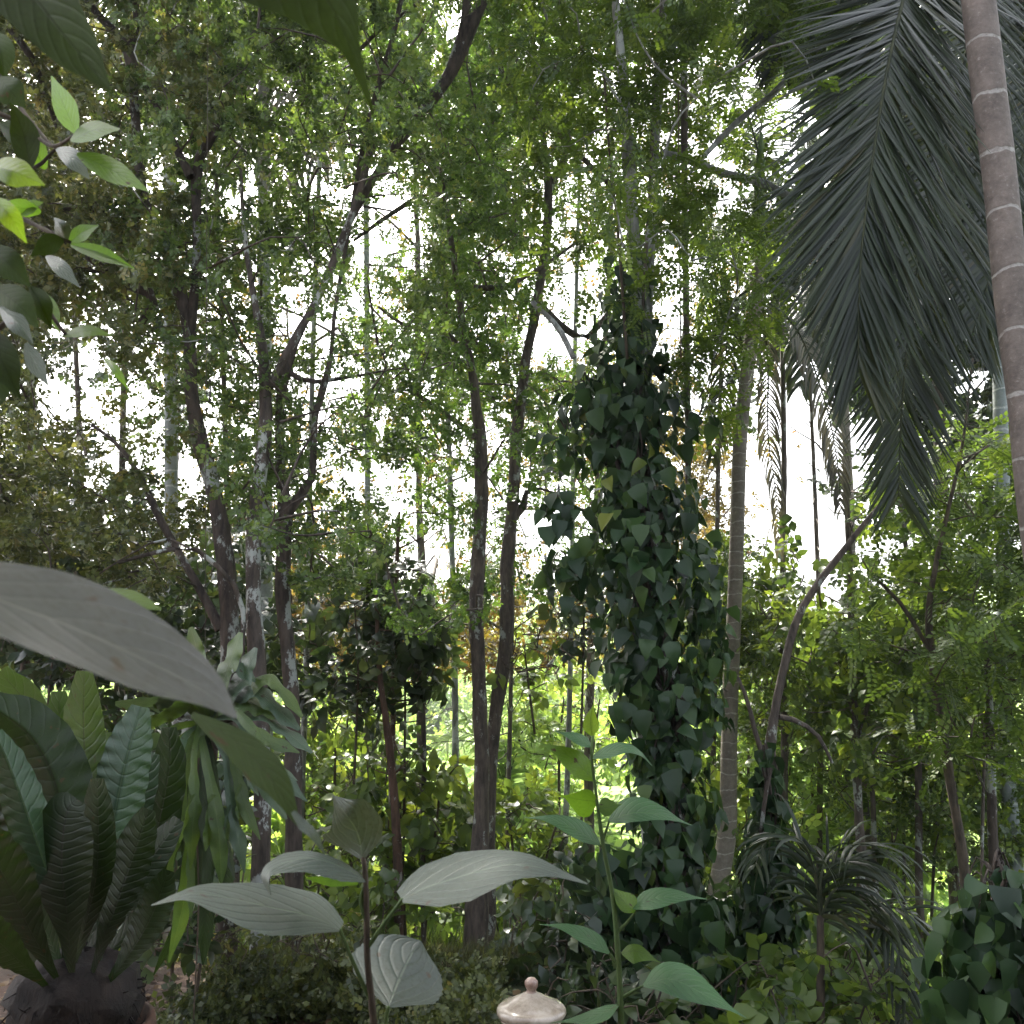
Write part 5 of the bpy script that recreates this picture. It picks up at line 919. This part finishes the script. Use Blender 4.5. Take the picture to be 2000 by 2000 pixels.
mb = MB(); lathe(mb, (c[0], c[1], gz), [(.0165, z + .052), (.0145, z + .056), (.0145, z + .060), (.0185, z + .066), (.0205, z + .074), (.0195, z + .083), (.013, z + .090), (.005, z + .093), (0, z + .0935)], 32); k = mb.build('knob', plain('worn_knob', (.42, .30, .24), (.16, .09, .07), .3, 40, .2, .3), lid); k.location = (0, 0, 0)

# ------------------------------------------------------------------ ground cover
def blades(name, label, cat, n, xr, yr, h, mat, wd=.006, seed=1, bend=.5):
    r = np.random.default_rng(seed); x = r.uniform(*xr, n); y = r.uniform(*yr, n); z = ground(x, y); base = np.stack([x, y, z], 1)
    hh = h * r.uniform(.5, 1.2, n); d = np.stack([r.normal(size=n) * bend, r.normal(size=n) * bend, np.ones(n)], 1); d = norm(d); T = [(np.array([(-.5, 0, 0), (.5, 0, 0), (-.35, .5, .04), (.35, .5, .04), (0, 1, -.12)], float), np.array([(2, 3, 4)]), np.array([(0, 1, 3, 2)]))]
    T[0][0][:, 0] *= wd / h; mb = MB(); scatter(mb, T, base, d, rdirs(n), hh, np.clip(r.normal(.45, .22, n), 0, 1)); return tag(mb.build(name, mat), label, cat, kind='stuff')
blades('grass', 'tufted dark grass below the grey green seedling', 'grass', 6000, (-1.5, 0.1), (4.8, 7.0), .15, G_GRASS, .007, 2)
blades('tall_grass', 'bright tangle of tall grass and weeds under the trees', 'grass', 60000, (-6, 8), (9, 18), .35, G_MID, .022, 3, .6)
n = 5200; r = np.random.default_rng(14); x = r.uniform(-1.5, -.05, n); y = r.uniform(4.1, 5.0, n) + .25 * np.sin(x * 5); hgt = .07 + .22 * r.random(n) * (.6 + .4 * np.sin(x * 9) * np.cos(y * 7)); mb = MB()
scatter(mb, SMALL, np.stack([x, y, ground(x, y) + hgt * r.random(n)], 1), rdirs(n, .9), rdirs(n, 1.2), r.uniform(.045, .085, n), np.clip(r.normal(.4, .22, n), 0, 1)); tag(mb.build('border_plants', G_OLIVE), 'fine leaved dark border plants at the edge of the bare soil', 'border plants', kind='stuff')
n = 5200; r = np.random.default_rng(5); x = r.uniform(-4, 4, n); y = r.uniform(2.5, 8, n); mb = MB(); scatter(mb, [t_leaf(.3, 2, droop=.3)], np.stack([x, y, ground(x, y) + .008], 1), norm(r.normal(size=(n, 3)) * [1, 1, .12]), norm(r.normal(size=(n, 3)) * .25 + [0, 0, 1]), r.uniform(.03, .08, n), r.random(n)); tag(mb.build('leaf_litter', LITTER), 'dry fallen leaves scattered over the bare brown soil', 'leaf litter', kind='stuff')

# ------------------------------------------------------------------ haze
if HAZE > 0:
    m, N, L = nodes('haze_air'); pv = N.new('ShaderNodeVolumePrincipled'); pv.inputs['Color'].default_value = (.86, .9, .95, 1); pv.inputs['Density'].default_value = HAZE; pv.inputs['Anisotropy'].default_value = .55
    o = N.new('ShaderNodeOutputMaterial'); L.new(pv.outputs[0], o.inputs['Volume'])
    x0, x1, y0, y1, z0, z1 = -430, 430, -15, 430, -6, 95
    V = [(x, y, z) for x in (x0, x1) for y in (y0, y1) for z in (z0, z1)]; me = bpy.data.meshes.new('haze'); me.from_pydata(V, [], [(0, 1, 3, 2), (4, 6, 7, 5), (0, 4, 5, 1), (2, 3, 7, 6), (0, 2, 6, 4), (1, 5, 7, 3)]); me.materials.append(m)
    o = bpy.data.objects.new('haze', me); COL.objects.link(o); tag(o, kind='stuff')
print('leaf clusters', NLEAF, sum(NLEAF))
